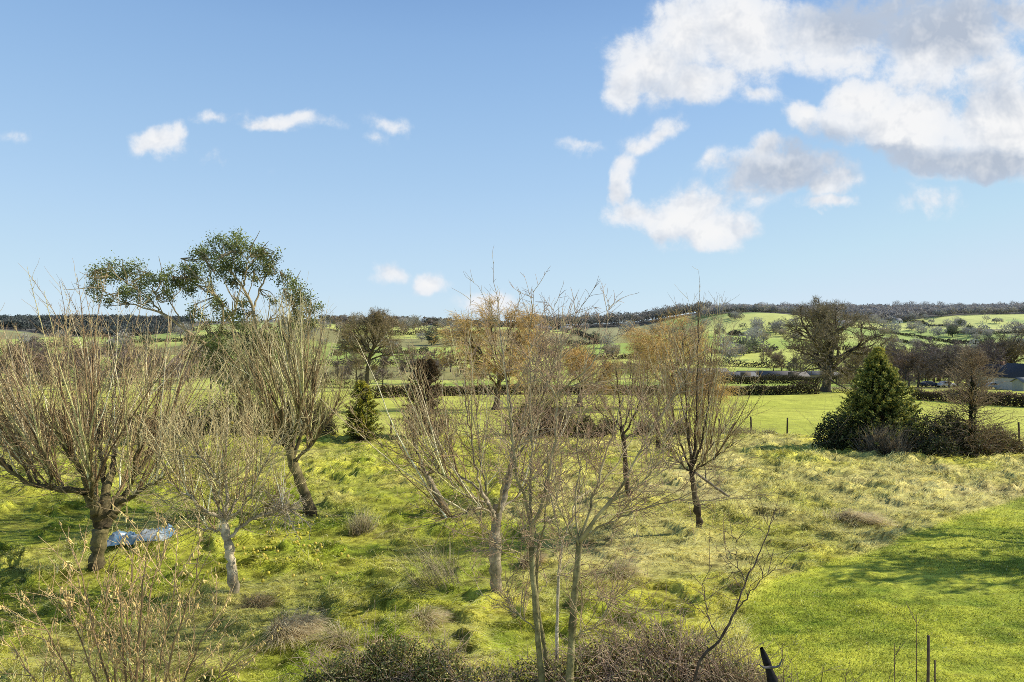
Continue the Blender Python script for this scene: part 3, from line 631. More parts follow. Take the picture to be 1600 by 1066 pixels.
sapling('slimmest whitish sapling stem between the two larger saplings', 11.7,
    [([(868, 1105), (869, 1040), (871, 960), (874, 890), (878, 850)], .032, .022)],
    [([(878, 850), (890, 820, .2), (900, 780, .3), (918, 730, .4)], .014, .004), ([(878, 850), (868, 810, -.2), (862, 760, -.3)], .012, .004)],
    204, PB, PT, per=(6, 4, 3), tl=(.3, .9))

# lone dark branch rising at the right of the brambles
sapling('lone dark whip of a young tree rising from the brambles', 10.5,
    [([(1070, 1120), (1085, 1066), (1095, 1030), (1125, 1000), (1150, 955)], .026, .018)],
    [([(1150, 955), (1165, 910, .1), (1185, 865, .2), (1206, 815, .3), (1214, 795, .3)], .016, .004), ([(1150, 955), (1175, 925, -.2), (1205, 890, -.3), (1232, 872, -.4)], .011, .003), ([(1125, 1000), (1105, 960, .2), (1100, 920, .3), (1112, 880, .4)], .010, .003), ([(1165, 910), (1152, 880, .2), (1150, 840, .3)], .007, .003)],
    205, (np.array([.10, .075, .055]), np.array([.13, .095, .065])), (np.array([.16, .11, .08]), np.array([.20, .13, .09])), per=(5, 2, 1), tl=(.15, .55), name='young_tree', cat='young tree', group=None, r=.006)

# ---- hazel with catkins, lower left
def hazel():
    rng = np.random.default_rng(301); Y = 9.6; b = W(195, 1195, Y); b[2] = gz(b[0], Y)
    root = empty('hazel_bush', b, 'hazel bush hung with yellow-brown catkins at the lower left', 'bush'); gs = Geo(); gc = Geo()
    stems = [([(190, 1200), (197, 1066), (190, 985), (185, 905)], .024, .006), ([(198, 1200), (212, 1066), (218, 985), (224, 905), (232, 840)], .026, .006), ([(200, 1200), (222, 1080), (228, 985), (240, 905), (262, 850)], .022, .005),
             ([(185, 1200), (150, 1066), (120, 985), (95, 940)], .022, .005), ([(182, 1200), (120, 1080), (80, 1000), (40, 935)], .020, .005), ([(188, 1200), (168, 1066), (142, 970), (128, 900), (110, 855)], .02, .005),
             ([(205, 1200), (255, 1080), (275, 990), (300, 920), (330, 860)], .022, .005), ([(208, 1200), (275, 1090), (310, 1010), (345, 940)], .02, .005), ([(200, 1200), (245, 1060), (262, 970), (278, 890)], .018, .005),
             ([(180, 1200), (95, 1110), (45, 1050), (15, 1000)], .018, .005), ([(192, 1200), (180, 1060), (165, 950), (172, 870)], .018, .005), ([(210, 1200), (300, 1110), (340, 1060), (385, 1000)], .016, .004), ([(195, 1200), (205, 1080), (200, 960), (208, 880)], .018, .005)]
    SL = []
    for s, r0, r1 in stems:
        dy = rng.uniform(-.9, .9); q = [(x, y, dy * (1 - (y - 860) / 340)) for x, y in s]
        SL.append(limb_tubes(gs, [(q, r0, r1)], Y, np.array([.17, .11, .06]), np.array([.34, .23, .11]), rng, 6, 16, .008)[0])
    SL = np.stack(SL)
    c0 = np.array([.50, .34, .17]); c1 = np.array([.58, .41, .20])
    p1 = twigs(gs, SL, rng, 15, (.3, .95), .007, .06, (.4, .8), .3, .97, c0, c1, 6, 4, .08, .003)
    p2 = twigs(gs, p1, rng, 4, (.12, .4), .0045, .05, (.4, .9), .2, 1, c0, c1, 4, 3, .1, .002)
    # catkins in small bunches
    P, D, i, tt = spawn(np.concatenate([p1[:, ::2][:, :4]]), 4, rng, .3, 1.0)
    P = P[rng.random(len(P)) < .75]; P = np.repeat(P, 2, 0); M = len(P)
    p = grow(P + .008 * rng.normal(size=P.shape), np.array([[.15, 0, -1.]]) + .35 * rng.normal(size=P.shape), rng.uniform(.045, .09, M), 5, rng, 0, .12)
    gc.tubes(p, np.array([.003, .0075, .009, .0088, .008, .004])[None] * rng.uniform(.9, 1.25, (M, 1)), cgrad(M, 6, (.70, .50, .18), (.78, .60, .24), rng, .2), 5)
    gs.build('stems', M_TWIG, root, b); gc.build('catkins', M_TWIG, root, b)
hazel()

# ---- bramble scrub along the bottom
def bramble(name, label, boxes, seed, n_leaf, n_cane, leafc, canec, Y, cat='bramble', size=(.03, .06), lift=1.0, caneL=(.5, 1.4), group=None):
    rng = np.random.default_rng(seed); c = np.mean([[a[0], a[1]] for a in boxes], 0); b = np.array([c[0], c[1], gz(c[0], c[1])])
    root = empty(name, b, label, cat, group); gl = Geo(); gc = Geo()
    wts = np.array([a[2] * a[3] for a in boxes]); wts = wts / wts.sum()
    for (x, y, rx, h), w in zip(boxes, wts):
        M = int(n_leaf * w); u = nrm(rng.normal(size=(M, 3))); rr = rng.random(M) ** .28
        p = np.stack([x + u[:, 0] * rx * rr, y + u[:, 1] * rx * .8 * rr, np.abs(u[:, 2]) * h * rr], 1)
        lump = .72 + .55 * fbm(p[:, 0] * 3.2, p[:, 1] * 3.2 + p[:, 2] * 2, seed % 50, 2); p[:, 2] *= lump
        p[:, 2] += ground_z(p[:, 0], p[:, 1])
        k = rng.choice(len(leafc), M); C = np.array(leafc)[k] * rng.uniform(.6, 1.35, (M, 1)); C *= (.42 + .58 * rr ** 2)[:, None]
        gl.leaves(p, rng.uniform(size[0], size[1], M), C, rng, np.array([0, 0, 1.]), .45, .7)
        K = int(n_cane * w); a = rng.random(K) * 2 * PI; r = np.sqrt(rng.random(K)) * rx * .8
        P = np.stack([x + np.cos(a) * r, y + np.sin(a) * r * .8, np.zeros(K)], 1); P[:, 2] = ground_z(P[:, 0], P[:, 1]) + rng.random(K) * h * .3
        D = np.stack([np.cos(a) * .5, np.sin(a) * .5, np.ones(K)], 1) + .45 * rng.normal(size=(K, 3))
        q = grow(P, D, h * rng.uniform(caneL[0], caneL[1], K), 8, rng, -.09, .12)
        gc.tubes(q, taper(K, 9, .007, .003), cgrad(K, 9, canec[0], canec[1], rng, .25), 3)
        twigs(gc, q, rng, 3, (.1, .4), .004, .02, (.5, 1.1), .2, 1, canec[0], canec[1], 4, 3, .15, .002)
    if gl.V: gl.build('leaves', M_LEAF, root, b)
    gc.build('canes', M_TWIG, root, b); return root
LB = [(.20, .24, .06), (.36, .37, .10), (.42, .28, .12), (.14, .17, .05), (.55, .50, .20)]
CB = ((.34, .22, .15), (.52, .40, .28))
def bx(px, py, Y, rx):      # a bush whose crown reaches the pixel row py at distance Y
    x = (px - CX) / F * Y; return (x, Y, rx, CH - (py - HY) / F * Y - gz(x, Y))
bramble('bramble_bush', 'low leafy green-brown bramble bush at the bottom edge left of the saplings', [bx(560, 1018, 11.6, .7), bx(620, 995, 11.9, .75), bx(680, 1015, 11.6, .65), bx(510, 1042, 11.3, .5)], 401, 19000, 200, LB, CB, 11.5)
bramble('bramble_bush', 'tangled bramble bush with reddish dead canes right of the saplings', [bx(960, 1000, 11.8, .7), bx(1030, 980, 12.0, .8), bx(1095, 1000, 11.6, .7), bx(1010, 1025, 11.0, .7), bx(1140, 1030, 11.2, .5)], 402, 12000, 760, LB + [(.05, .05, .03), (.30, .24, .15)], CB, 11.5)
bramble('bramble_bush', 'sparse twiggy bramble patch at the feet of the saplings', [bx(760, 1040, 11.2, .6), bx(830, 1035, 11.4, .7), bx(900, 1025, 11.3, .6)], 403, 6000, 240, LB, CB, 11.3)
bramble('bramble_bush', 'pale brown dead bramble stems around the black stump', [bx(1190, 1050, 10.6, .55), bx(1235, 1065, 10.3, .5)], 404, 1500, 240, [(.32, .26, .14), (.2, .17, .08)], ((.30, .20, .11), (.46, .36, .22)), 10.5)

# ---- dead grass tussocks (each a clump of its own)
def tussock(label, px, py, R, H, n, cols, seed, lean=(.5, -.4), cat='grass tussock', group=None, spread=.8, name='grass_tussock', wd=(.006, .011), drp=.75, zc=.55):
    rng = np.random.default_rng(seed); c = unproj(px, py); c[2] = gz(c[0], c[1])
    a = rng.random(n) * 2 * PI; r = np.sqrt(rng.random(n)) * R * (1 + .3 * np.sin(2 * a + seed) + .2 * np.sin(3 * a + seed * 2)); rn = np.clip(r / R, 0, 1.3)
    # several crowns so the clump is ragged, not one dome
    k = rng.integers(0, 5, n); off = rng.normal(size=(5, 2)) * R * .35; hk = rng.uniform(.5, 1.1, 5)[k]
    P = np.stack([c[0] + np.cos(a) * r * .7 + off[k, 0], c[1] + np.sin(a) * r * .6 + off[k, 1], np.zeros(n)], 1); P[:, 2] = ground_z(P[:, 0], P[:, 1]) - .03 + H * .30 * hk * np.clip(1 - rn ** 2, 0, 1)
    la = rng.normal(size=(5, 2))[k] * .25
    D = np.stack([np.cos(a) * spread * rn + lean[0] + la[:, 0], np.sin(a) * spread * rn + lean[1] + la[:, 1], np.full(n, zc)], 1) + .22 * rng.normal(size=(n, 3))
    C = np.array(cols)[rng.choice(len(cols), n)] * rng.uniform(.55, 1.25, (n, 1))
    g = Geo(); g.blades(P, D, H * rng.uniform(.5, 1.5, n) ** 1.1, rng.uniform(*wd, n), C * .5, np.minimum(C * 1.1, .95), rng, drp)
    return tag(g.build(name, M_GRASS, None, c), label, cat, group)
ST = [(.78, .64, .38), (.85, .72, .46), (.62, .48, .27)]; SG = ST + [(.40, .42, .10)]
tussock('wide heap of dead straw-coloured grass below the small apple tree', 450, 992, .46, .46, 3000, ST, 501, (.5, -.6))
tussock('straw grass tussock with dark hollow beside the bramble bush', 662, 975, .36, .40, 2000, SG, 502, (.6, -.6))
tussock('small tussock with a few tall thin stalks standing alone in the open grass', 565, 836, .28, .55, 700, SG, 503, (-.1, 0), spread=.5, drp=.25, zc=1.0)
tussock('patch of tall pale seed stalks leaning left before the whitish trunk', 690, 925, .55, 1.0, 260, [(.62, .52, .32), (.5, .42, .24)], 504, (-.55, .1), spread=.3, drp=.15, wd=(.006, .01), zc=1.0)
tussock('large flopped straw tussock in the middle of the rough grass at the right', 1345, 818, .65, .42, 3000, ST, 505, (.9, -.5))
tussock('clump of tall dry reeds in front of the golden cypress', 1390, 712, .9, 1.15, 900, [(.50, .38, .22), (.56, .44, .27)], 506, (0, 0), spread=.5, drp=.2, wd=(.015, .03), name='reed_clump', cat='reeds', zc=1.0)
tussock('dull brown grass mound behind the spreading sapling', 826, 882, .34, .34, 1500, [(.55, .42, .24), (.68, .54, .32)], 507)
tussock('straw tussock at the foot of the small apple tree', 395, 950, .3, .35, 1200, [(.6, .46, .27), (.44, .38, .16)], 508)
tussock('pale straw fringe at the bottom edge left of the bramble bush', 535, 1010, .30, .42, 800, SG, 509, (-.5, -.2))
tussock('brown-topped tussock between the spreading sapling and the narrow fruit tree', 965, 905, .42, .36, 1700, SG, 510, (.6, -.4))

# ---- black stump, stakes at the bottom right
g = Geo(); a = W(1222, 1110, 9.6); bpt = W(1190, 1013, 9.6); p = rspline(np.array([a, W(1208, 1066, 9.6), W(1200, 1040, 9.62), bpt]), 9)
root = empty('stump', (a[0], 9.6, gz(a[0], 9.6)), 'leaning black charred stump poking out of the bottom scrub', 'stump')
a0 = np.array([a[0] + .25, 9.55, gz(a[0], 9.6) - .1]); p = np.concatenate([rspline(np.array([a0, a]), 4)[:-1], p])
g.tubes(p[None], np.array([[.10, .095, .09, .085, .08, .078, .07, .075, .05, .055, .045, .025]])[:, :len(p)], np.array([.022, .020, .022]), 8)
g.build('stem', M_BARK, root, root.location, True)
g = Geo(); q = W(1203, 1043, 9.5); g.tubes(np.stack([rspline(np.array([q, q + np.array([.12, -.02, .03]), q + np.array([.16, -.02, .12])]), 6), rspline(np.array([q, q + np.array([-.10, -.02, .01]), q + np.array([-.15, -.02, .05])]), 6)]), taper(2, 6, .022, .008), np.array([.16, .15, .14]), 5)
g.build('snag', M_BARK, root, root.location, True)
for (x0, x1, yt, Y, r, lb) in [(1451, 1449, 993, 9.0, .024, 'taller of two bare sticks standing at the bottom edge of the lawn'), (1461, 1463, 1032, 9.1, .013, 'shorter thin stick beside the taller one at the bottom edge of the lawn')]:
    bt = W(x1, 1100, Y); bt[2] = gz(bt[0], Y) - .05; pole('stick', lb, 'stick', bt, W(x0, yt, Y), r, r * .7, (.13, .09, .06), 6)
for i, (px, pt, Y, sd, lb) in enumerate([(1432, 960, 9.3, 61, 'faint thin bare shoot left of the two sticks'), (1398, 1005, 9.2, 62, 'thinnest short shoot on the lawn edge'), (1275, 1042, 9.4, 63, 'short curved twig at the bottom edge just right of the black stump'), (1312, 1045, 9.4, 64, 'short slanting twig second right of the black stump'), (1380, 1050, 9.4, 65, 'slanting twig right at the bottom edge midway along the lawn'), (1222, 1000, 10.2, 66, 'upright wispy shoot behind the black stump')]):
    rng = np.random.default_rng(sd); bt = W(px - (12 if i in (2, 3, 4) else 0), 1105, Y); bt[2] = gz(bt[0], Y); tp = W(px + (12 if i in (2, 3, 4) else 0), pt, Y); g = Geo()
    s = rspline(np.array([bt, (bt + tp) / 2 + rng.normal(size=3) * .03, tp]), 10); g.tubes(s[None], taper(1, 10, .010, .003), np.array([.15, .09, .07]), 5)
    twigs(g, s[None], rng, 5, (.08, .3), .004, .05, (.4, .9), .45, .95, np.array([.18, .11, .08]), np.array([.2, .13, .1]))
    tag(g.build('shoot', M_TWIG, None, bt), lb, 'shoot')
# ------------------------------------------------------------------ middle distance: general trees
def bare_tree_parts(H, R, rng, trunk_r, levels, lean=0.0, up=.06, c0=(.10, .085, .06), c1=(.16, .13, .09), minr=.02, wob=.10, k0=8, low=.25, droop=0.0, stem=.5, sl=0, slc=None, sls=(.5, 1.1), base=.18):
    """levels: children per branch for each order; crown fills a rounded hull. returns (trunk Geo, crown Geo, last twigs) around the origin"""
    gt = Geo(); gc = Geo()
    n = 12; P = grow(np.zeros((1, 3)), np.array([[lean, 0, 1.]]), H * stem, n, rng, .05, wob * .5)
    gt.tubes(P, taper(1, n + 1, trunk_r, trunk_r * .35, .8) * (1 + .45 * np.exp(-np.linspace(0, 1, n + 1) * 22))[None], cgrad(1, n + 1, c0, c0), k0)
    cz = H * (1 + base) / 2; hull = np.array([R, R, H * (1 - base) / 2]); cc = np.array([P[0, -1, 0] * .6, P[0, -1, 1] * .6, cz])
    cur = P; rad = np.array([trunk_r]); L = None
    for li, per in enumerate(levels):
        p, D, idx, t = spawn(cur, per, rng, low / stem if li == 0 else .22, 1.0 if li == 0 else .98, (.4, 1.0), .8 if li == 0 else 1.0)
        M = len(p); last = li == len(levels) - 1
        if li == 0:
            az = np.arange(M) * 2.399 + rng.random(M) * .6; tt = np.clip((t - low / stem) / (1 - low / stem), 0, 1)
            el = np.interp(tt, [0, .5, 1], [.10, .55, 1.25]) + rng.normal(size=M) * .14
            D = np.stack([np.cos(az) * np.cos(el), np.sin(az) * np.cos(el), np.sin(el)], 1)
            # distance to the hull along D
            o = (p - cc) / hull; d = D / hull; A = (d * d).sum(1); B = (o * d).sum(1); Cq = (o * o).sum(1) - 1
            Ls = np.clip((-B + np.sqrt(np.maximum(B * B - A * Cq, 0))) / A, .15 * R, 1.5 * H) * rng.uniform(.80, 1.0, M)
        else:
            Ls = L[idx] * rng.uniform(.36, .62, M) * (1.05 - .45 * t)
            o = (p - cc) / hull; e = (p + nrm(D) * Ls[:, None] - cc) / hull; ex = np.linalg.norm(e, axis=1); Ls = np.where(ex > 1.04, Ls * np.clip(1.04 / ex, .35, 1) ** 2, Ls)
        rr = np.maximum(np.minimum(rad[idx] * (.45 if li == 0 else .52), Ls * .035) * (1.1 - .5 * t), minr)
        ns = 9 if li == 0 else (6 if not last else 4)
        q = grow(p, D, Ls, ns, rng, up if not (last and droop) else -droop, wob * (1.3 if not last else 1.0))
        gg = gt if li == 0 else gc
        gg.tubes(q, taper(M, ns + 1, rr, np.maximum(rr * .3, minr * .5)), cgrad(M, ns + 1, c0 if li < 2 else (np.array(c0) + np.array(c1)) / 2, c0 if li < 1 else c1, rng, .15), 6 if li == 0 else (4 if li == 1 else 3))
        cur = q; rad = rr; L = Ls
    if sl:   # finest twigs: thin slivers along the outer shoots
        p, D, idx, t = spawn(cur, sl, rng, .1, 1.0, (.3, 1.0)); C = np.array(c1 if slc is None else slc) * rng.uniform(.65, 1.35, (len(p), 1))
        gc.leaves(p, rng.uniform(*sls, len(p)), C, rng, None, 0, .05 if minr < .03 else .09, D)
    return gt, gc, cur
def place_tree(name, label, cat, base, gt, gc, group=None, crown='crown', matc=None, trunk='trunk', scale=1):
    root = empty(name, base, label, cat, group); root.scale = (scale,) * 3
    a = gt.build(trunk, M_BARK, root, None, True); b = gc.build(crown, matc or M_TWIG, root, None); return root
def copy_tree(root, loc, label=None, rz=0.0, sc=(1, 1, 1), group=None):
    r = root.copy(); COL.objects.link(r); r.location = [float(v) for v in loc]; r.rotation_euler = (0, 0, rz); r.scale = sc
    if label: r['label'] = label
    if group: r['group'] = group
    for ch in root.children:
        c = ch.copy(); COL.objects.link(c); c.parent = r
    return r
OAK0 = np.array([.085, .07, .048]); OAK1 = np.array([.24, .19, .12])
def gpt(px, Y): x = (px - CX) / F * Y; return np.array([x, Y, gz(x, Y)])

# big oak on the field edge
rng = np.random.default_rng(611); gt, gc, _ = bare_tree_parts(16.8, 13.2, rng, .9, [26, 9, 7, 5], c0=OAK0, c1=OAK1 * 1.3, minr=.026, low=.12, stem=.6, wob=.20, up=.03, sl=2)
b = unproj(1290, 613); place_tree('oak_tree', 'big spreading bare oak alone on the hedge line, right of the middle', 'oak', b, gt, gc)
rng = np.random.default_rng(602); gt, gc, _ = bare_tree_parts(17.2, 9.0, rng, .62, [24, 8, 7, 5], c0=OAK0 * 1.2, c1=np.array([.30, .23, .13]), minr=.026, low=.26, stem=.62, wob=.13, up=.05, sl=2, base=.25)
b = unproj(572, 611); place_tree('oak_tree', 'tall round-headed bare oak beyond the hedge, left of the middle', 'oak', b, gt, gc)
rng = np.random.default_rng(603); gt, gc, _ = bare_tree_parts(14, 10, rng, .7, [14, 8, 6, 4], c0=OAK0, c1=OAK1 * .9, minr=.03, low=.2, wob=.2, up=.03, sl=2)
place_tree('oak_tree', 'dark crooked bare oak at the right edge above the bungalow', 'oak', gpt(1588, 185), gt, gc)
rng = np.random.default_rng(604); gt, gc, _ = bare_tree_parts(8, 4.5, rng, .25, [9, 7, 6, 4], c0=OAK0, c1=OAK1, minr=.02, low=.15, wob=.2, lean=-.25, sl=2)
place_tree('thorn_tree', 'small leaning thorn tree just right of the big oak', 'tree', gpt(1338, 143), gt, gc)
# pollard with blunt limbs
rng = np.random.default_rng(605); gt = Geo(); gc = Geo(); b = gpt(1468, 195); H = CH - (548 - HY) / F * 195 - b[2]
for pts, r0, r1 in [([(0, 0), (0, .55), (.02, .95)], .62, .3), ([(0, .55), (-.12, .75), (-.22, .98)], .36, .2), ([(0, .6), (.12, .72), (.26, .93)], .34, .18), ([(0, .5), (.2, .62), (.42, .70)], .26, .14), ([(0, .62), (-.08, .85), (-.06, .98)], .26, .16)]:
    s = rspline(np.array([[x * H, rng.normal() * .3, z * H] for x, z in pts]), 10); gt.tubes(s[None], taper(1, 10, r0, r1), OAK0 * .8, 7)
    twigs(gc, s[None], rng, 40, (.6, 2.4), .03, .05, (.5, 1.1), .3, 1, OAK0, OAK1, 5, 3, .12, .015)
place_tree('pollard_tree', 'pollarded bare tree with blunt thick limbs in the scrub before the hills', 'tree', b, gt, gc)

# golden willows behind the orchard
WG0 = np.array([.36, .245, .11]); WG1 = np.array([.74, .50, .19])
def willow(label, px, Y, top, R, seed, lv, group):
    rng = np.random.default_rng(seed); b = gpt(px, Y); H = CH - (top - HY) / F * Y - b[2]
    gt, gc, tip = bare_tree_parts(H * .93, R, rng, .42, lv, c0=np.array([.085, .066, .042]), c1=WG0, minr=.020, low=.22, stem=.5, wob=.15, up=.07, base=.2)
    Pn = tip[:, -3:].reshape(-1, 3); k = rng.choice(len(Pn), min(len(Pn), 5200)); Pn = Pn[k]; M = len(Pn)
    o = nrm((Pn - np.array([0, 0, H * .5])) * np.array([1, 1, .4]) + 1e-3); D = o * .7 + np.array([0, 0, .45]) + .5 * rng.normal(size=(M, 3))
    q = grow(Pn, D, rng.uniform(.6, 2.0, M), 6, rng, -.15, .1)
    gc.tubes(q, taper(M, 7, .020, .010), cgrad(M, 7, WG0 * 1.3, WG1 * 1.15, rng, .25), 3)
    p, D, idx, t = spawn(q, 5, rng, .1, 1, (.2, .7)); gc.leaves(p, rng.uniform(.3, .8, len(p)), WG1 * rng.uniform(.7, 1.4, (len(p), 1)), rng, None, 0, .05, D - np.array([0, 0, .5]))
    place_tree('golden_willow', label, 'willow', b, gt, gc, group)
willow('larger golden-twigged willow behind the whitish-trunked apple tree', 775, 78, 474, 7.6, 611, [14, 8, 7], 'golden-twigged willows behind the orchard')
willow('golden-twigged willow right of the middle behind the narrow fruit tree', 1045, 80, 492, 7.2, 612, [14, 8, 7], 'golden-twigged willows behind the orchard')
willow('lower golden-twigged willow partly hidden between the two taller ones', 905, 84, 545, 4.8, 613, [11, 7, 6], 'golden-twigged willows behind the orchard')

# golden cypress trees
def conifer(name, label, px, Y, top, Rb, seed, cols, nb=210, pw=.75, cat='conifer', fr=34, base_py=None, skirt=.0, tipc=None, fs=(.16, .34), upk=.10, sq=1.0):
    rng = np.random.default_rng(seed); b = gpt(px, Y); H = CH - (top - HY) / F * Y - b[2]
    root = empty(name, b, label, cat); gt = Geo(); gl = Geo()
    gt.tubes(np.array([[[0, 0, -.1], [0, 0, H * .5], [0, 0, H * .97]]]), np.array([[H * .028, H * .018, .02]]), np.array([.09, .06, .04]), 8); gt.build('trunk', M_BARK, root)
    z = H * (.03 + .95 * rng.random(nb) ** 1.15); az = rng.random(nb) * 2 * PI; tt = z / H
    lob = 1 + .13 * np.sin(az * 3 + z * 1.7 + seed) + .10 * np.sin(az * 5 - z * 2.9)
    Ln = Rb * np.clip((1 - tt) ** pw, .03, 1) * lob * rng.uniform(.8, 1.12, nb) * (1 - skirt * np.exp(-tt * 12)) + .12
    D = np.stack([np.cos(az), np.sin(az), .28 + .5 * tt + .15 * rng.normal(size=nb)], 1)
    q = grow(np.stack([0 * z, 0 * z, z - .12 * H * .3 * (1 - tt)], 1), D, Ln, 7, rng, upk * (rng.random(nb) - .25)[:, None][:, 0], .10)
    gl.tubes(q, taper(nb, 8, .035, .008), np.array([.07, .05, .03]), 3)
    P, T, idx, t = spawn(q, fr, rng, .30, 1.0, (.2, .8), .7); M = len(P)
    Pz = P[:, 2] / H; ax = nrm(T + np.array([0, 0, .25]) + .3 * rng.normal(size=T.shape))
    size = rng.uniform(*fs, M)
    bright = np.clip(t * 1.25 - .35 + .25 * Pz + .2 * rng.normal(size=M), 0, 1)[:, None]
    C = np.array(cols[0]) * (1 - bright) + np.array(cols[1]) * bright
    if tipc is not None:
        k = (rng.random(M) < .55 * t ** 3 + .45 * np.clip(Pz - .75, 0, 1) * 3); C[k] = np.array(tipc) * rng.uniform(.8, 1.25, (k.sum(), 1))
    gl.leaves(P, size, C * rng.uniform(.75, 1.25, (M, 1)), rng, np.array([0, 0, 1.]), .35, .30, ax)
    # feathered sprays round each frond
    k = np.repeat(np.arange(M), 2); gl.leaves(P[k] + ax[k] * (size[k] * .45)[:, None], size[k] * .62, C[k] * rng.uniform(.8, 1.25, (2 * M, 1)), rng, np.array([0, 0, 1.]), .3, .26, nrm(ax[k] + .8 * rng.normal(size=(2 * M, 3))))
    gl.build('crown', M_LEAF, root); return root
conifer('golden_cypress', 'large golden-tipped green cypress beyond the rough grass at the right', 1372, 39.5, 546, 2.75, 621, [(.026, .048, .017), (.13, .18, .045)], 560, .92, fr=60, tipc=(.50, .46, .11), fs=(.10, .22))
conifer('golden_cypress', 'small yellow-green cypress cone by the fence left of the middle', 565, 43.5, 600, 1.42, 622, [(.03, .045, .012), (.20, .22, .035)], 220, .62, fr=36, tipc=(.50, .44, .06), fs=(.10, .22), skirt=.5)
conifer('brown_cypress', 'dark brown half-dead columnar conifer by the fence, left of the saplings', 664, 45.5, 572, 1.45, 623, [(.05, .036, .02), (.15, .10, .055)], 300, .25, fr=36, fs=(.10, .22), skirt=.3)
# bare larch
def larch():
    rng = np.random.default_rng(631); Y = 37.0; b = gpt(1519, Y); H = CH - (553 - HY) / F * Y - b[2]; root = empty('larch_tree', b, 'thin brown leafless larch with an ivy-clad stem, right of the large cypress', 'larch'); gt = Geo(); gc = Geo()
    n = 10; P = grow(np.zeros((1, 3)), np.array([[0, 0, 1.]]), H, n, rng, .1, .03); gt.tubes(P, taper(1, n + 1, .12, .015), np.array([.05, .042, .028]), 8)
    z = .08 + .92 * rng.random(300); k = np.clip(z * n, 0, n - .01); i = k.astype(int); pp = P[0][i] * (1 - (k - i))[:, None] + P[0][i + 1] * (k - i)[:, None]
    az = rng.random(300) * 2 * PI; D = np.stack([np.cos(az), np.sin(az), .05 + .55 * z], 1); L = 2.5 * np.interp(z, [0, .25, .6, 1], [.8, 1.05, .8, .18]) * rng.uniform(.6, 1.1, 300)
    q = grow(pp, D, L, 7, rng, .035, .09); c0 = np.array([.20, .14, .08]); c1 = np.array([.48, .36, .21])
    gc.tubes(q, taper(300, 8, .018, .006), cgrad(300, 8, c0, c1, rng, .2), 3); twigs(gc, q, rng, 9, (.12, .5), .008, -.02, (.5, 1.1), .2, 1, c0, c1, 4, 3, .15, .005)
    a = rng.random(2600) * 2 * PI; zz = rng.random(2600) * H * .72; rr = .10 + .14 * rng.random(2600) * (1 - zz / H); 
    gi = Geo(); gi.leaves(np.stack([np.cos(a) * rr, np.sin(a) * rr, zz], 1) + np.interp(zz, P[0][:, 2], P[0][:, 0])[:, None] * np.array([1, 0, 0]), rng.uniform(.05, .10, 2600), np.array([.03, .04, .015]) * rng.uniform(.6, 1.6, (2600, 1)), rng, None, 0, .8)
    gt.build('trunk', M_BARK, root); gc.build('crown', M_TWIG, root); gi.build('ivy', M_LEAF, root)
larch()
def fbush(name, label, specs, Y, seed, nl, ncane, leafc, canec, size=(.07, .15), cat='shrub', group=None):
    return bramble(name, label, [bx(px, py, Y + dy, rx) for px, py, dy, rx in specs], seed, nl, ncane, leafc, canec, Y, cat, size, group=group)
DKL = [(.09, .115, .04), (.16, .18, .06), (.23, .21, .085), (.06, .07, .03)]
BRN = [(.17, .12, .065), (.25, .185, .10), (.10, .08, .045), (.10, .11, .04)]
fbush('evergreen_shrub', 'dark green shrub at the left foot of the large cypress', [(1298, 643, 0, 1.0), (1320, 650, .2, .9), (1340, 655, .5, .8)], 39.2, 641, 9000, 60, [(.07, .09, .035), (.14, .17, .06), (.04, .05, .022)], CB)
fbush('bramble_thicket', 'dark bramble thicket between the large cypress and the larch', [(1440, 648, .3, 1.2), (1480, 640, 0, 1.0), (1505, 655, -.3, 1.0), (1465, 680, -1.2, 1.1), (1420, 665, 0, .9)], 37.6, 642, 16000, 200, DKL + BRN[:1], CB, cat='thicket')
fbush('thorn_thicket', 'brown twiggy thicket around and right of the larch', [(1545, 660, .2, 1.2), (1570, 668, .4, .9), (1530, 685, -.6, 1.0), (1590, 690, .4, .6)], 37.4, 643, 5000, 520, BRN + DKL[:2], ((.16, .105, .06), (.30, .22, .12)), cat='thicket')
fbush('brown_shrub', 'rounded brown leafless shrub at the fence behind the saplings', [(838, 608, 0, 1.5), (865, 615, .3, 1.3), (820, 630, -.2, 1.2), (885, 640, 0, 1.0)], 46.2, 644, 9000, 900, BRN, ((.15, .09, .06), (.26, .17, .11)))
fbush('bramble_thicket', 'low dark bramble clump at the fence right of the brown shrub', [(915, 648, 0, .9), (945, 655, .2, .8)], 45.8, 645, 5000, 120, DKL + BRN, CB, cat='thicket')
fbush('bramble_thicket', 'small bramble clump at the fence by the narrow fruit tree', [(1062, 660, 0, .9), (1010, 655, .2, .8)], 46.2, 646, 3500, 150, DKL + BRN, CB, cat='thicket')
fbush('dead_grass_fringe', 'bleached grass and weeds along the fence foot right of the middle', [(1160, 668, 0, 1.0), (1120, 668, 0, .8), (1200, 672, -.2, .6)], 47.0, 647, 600, 420, [(.4, .32, .18)], ((.36, .28, .16), (.5, .42, .26)), cat='weeds')
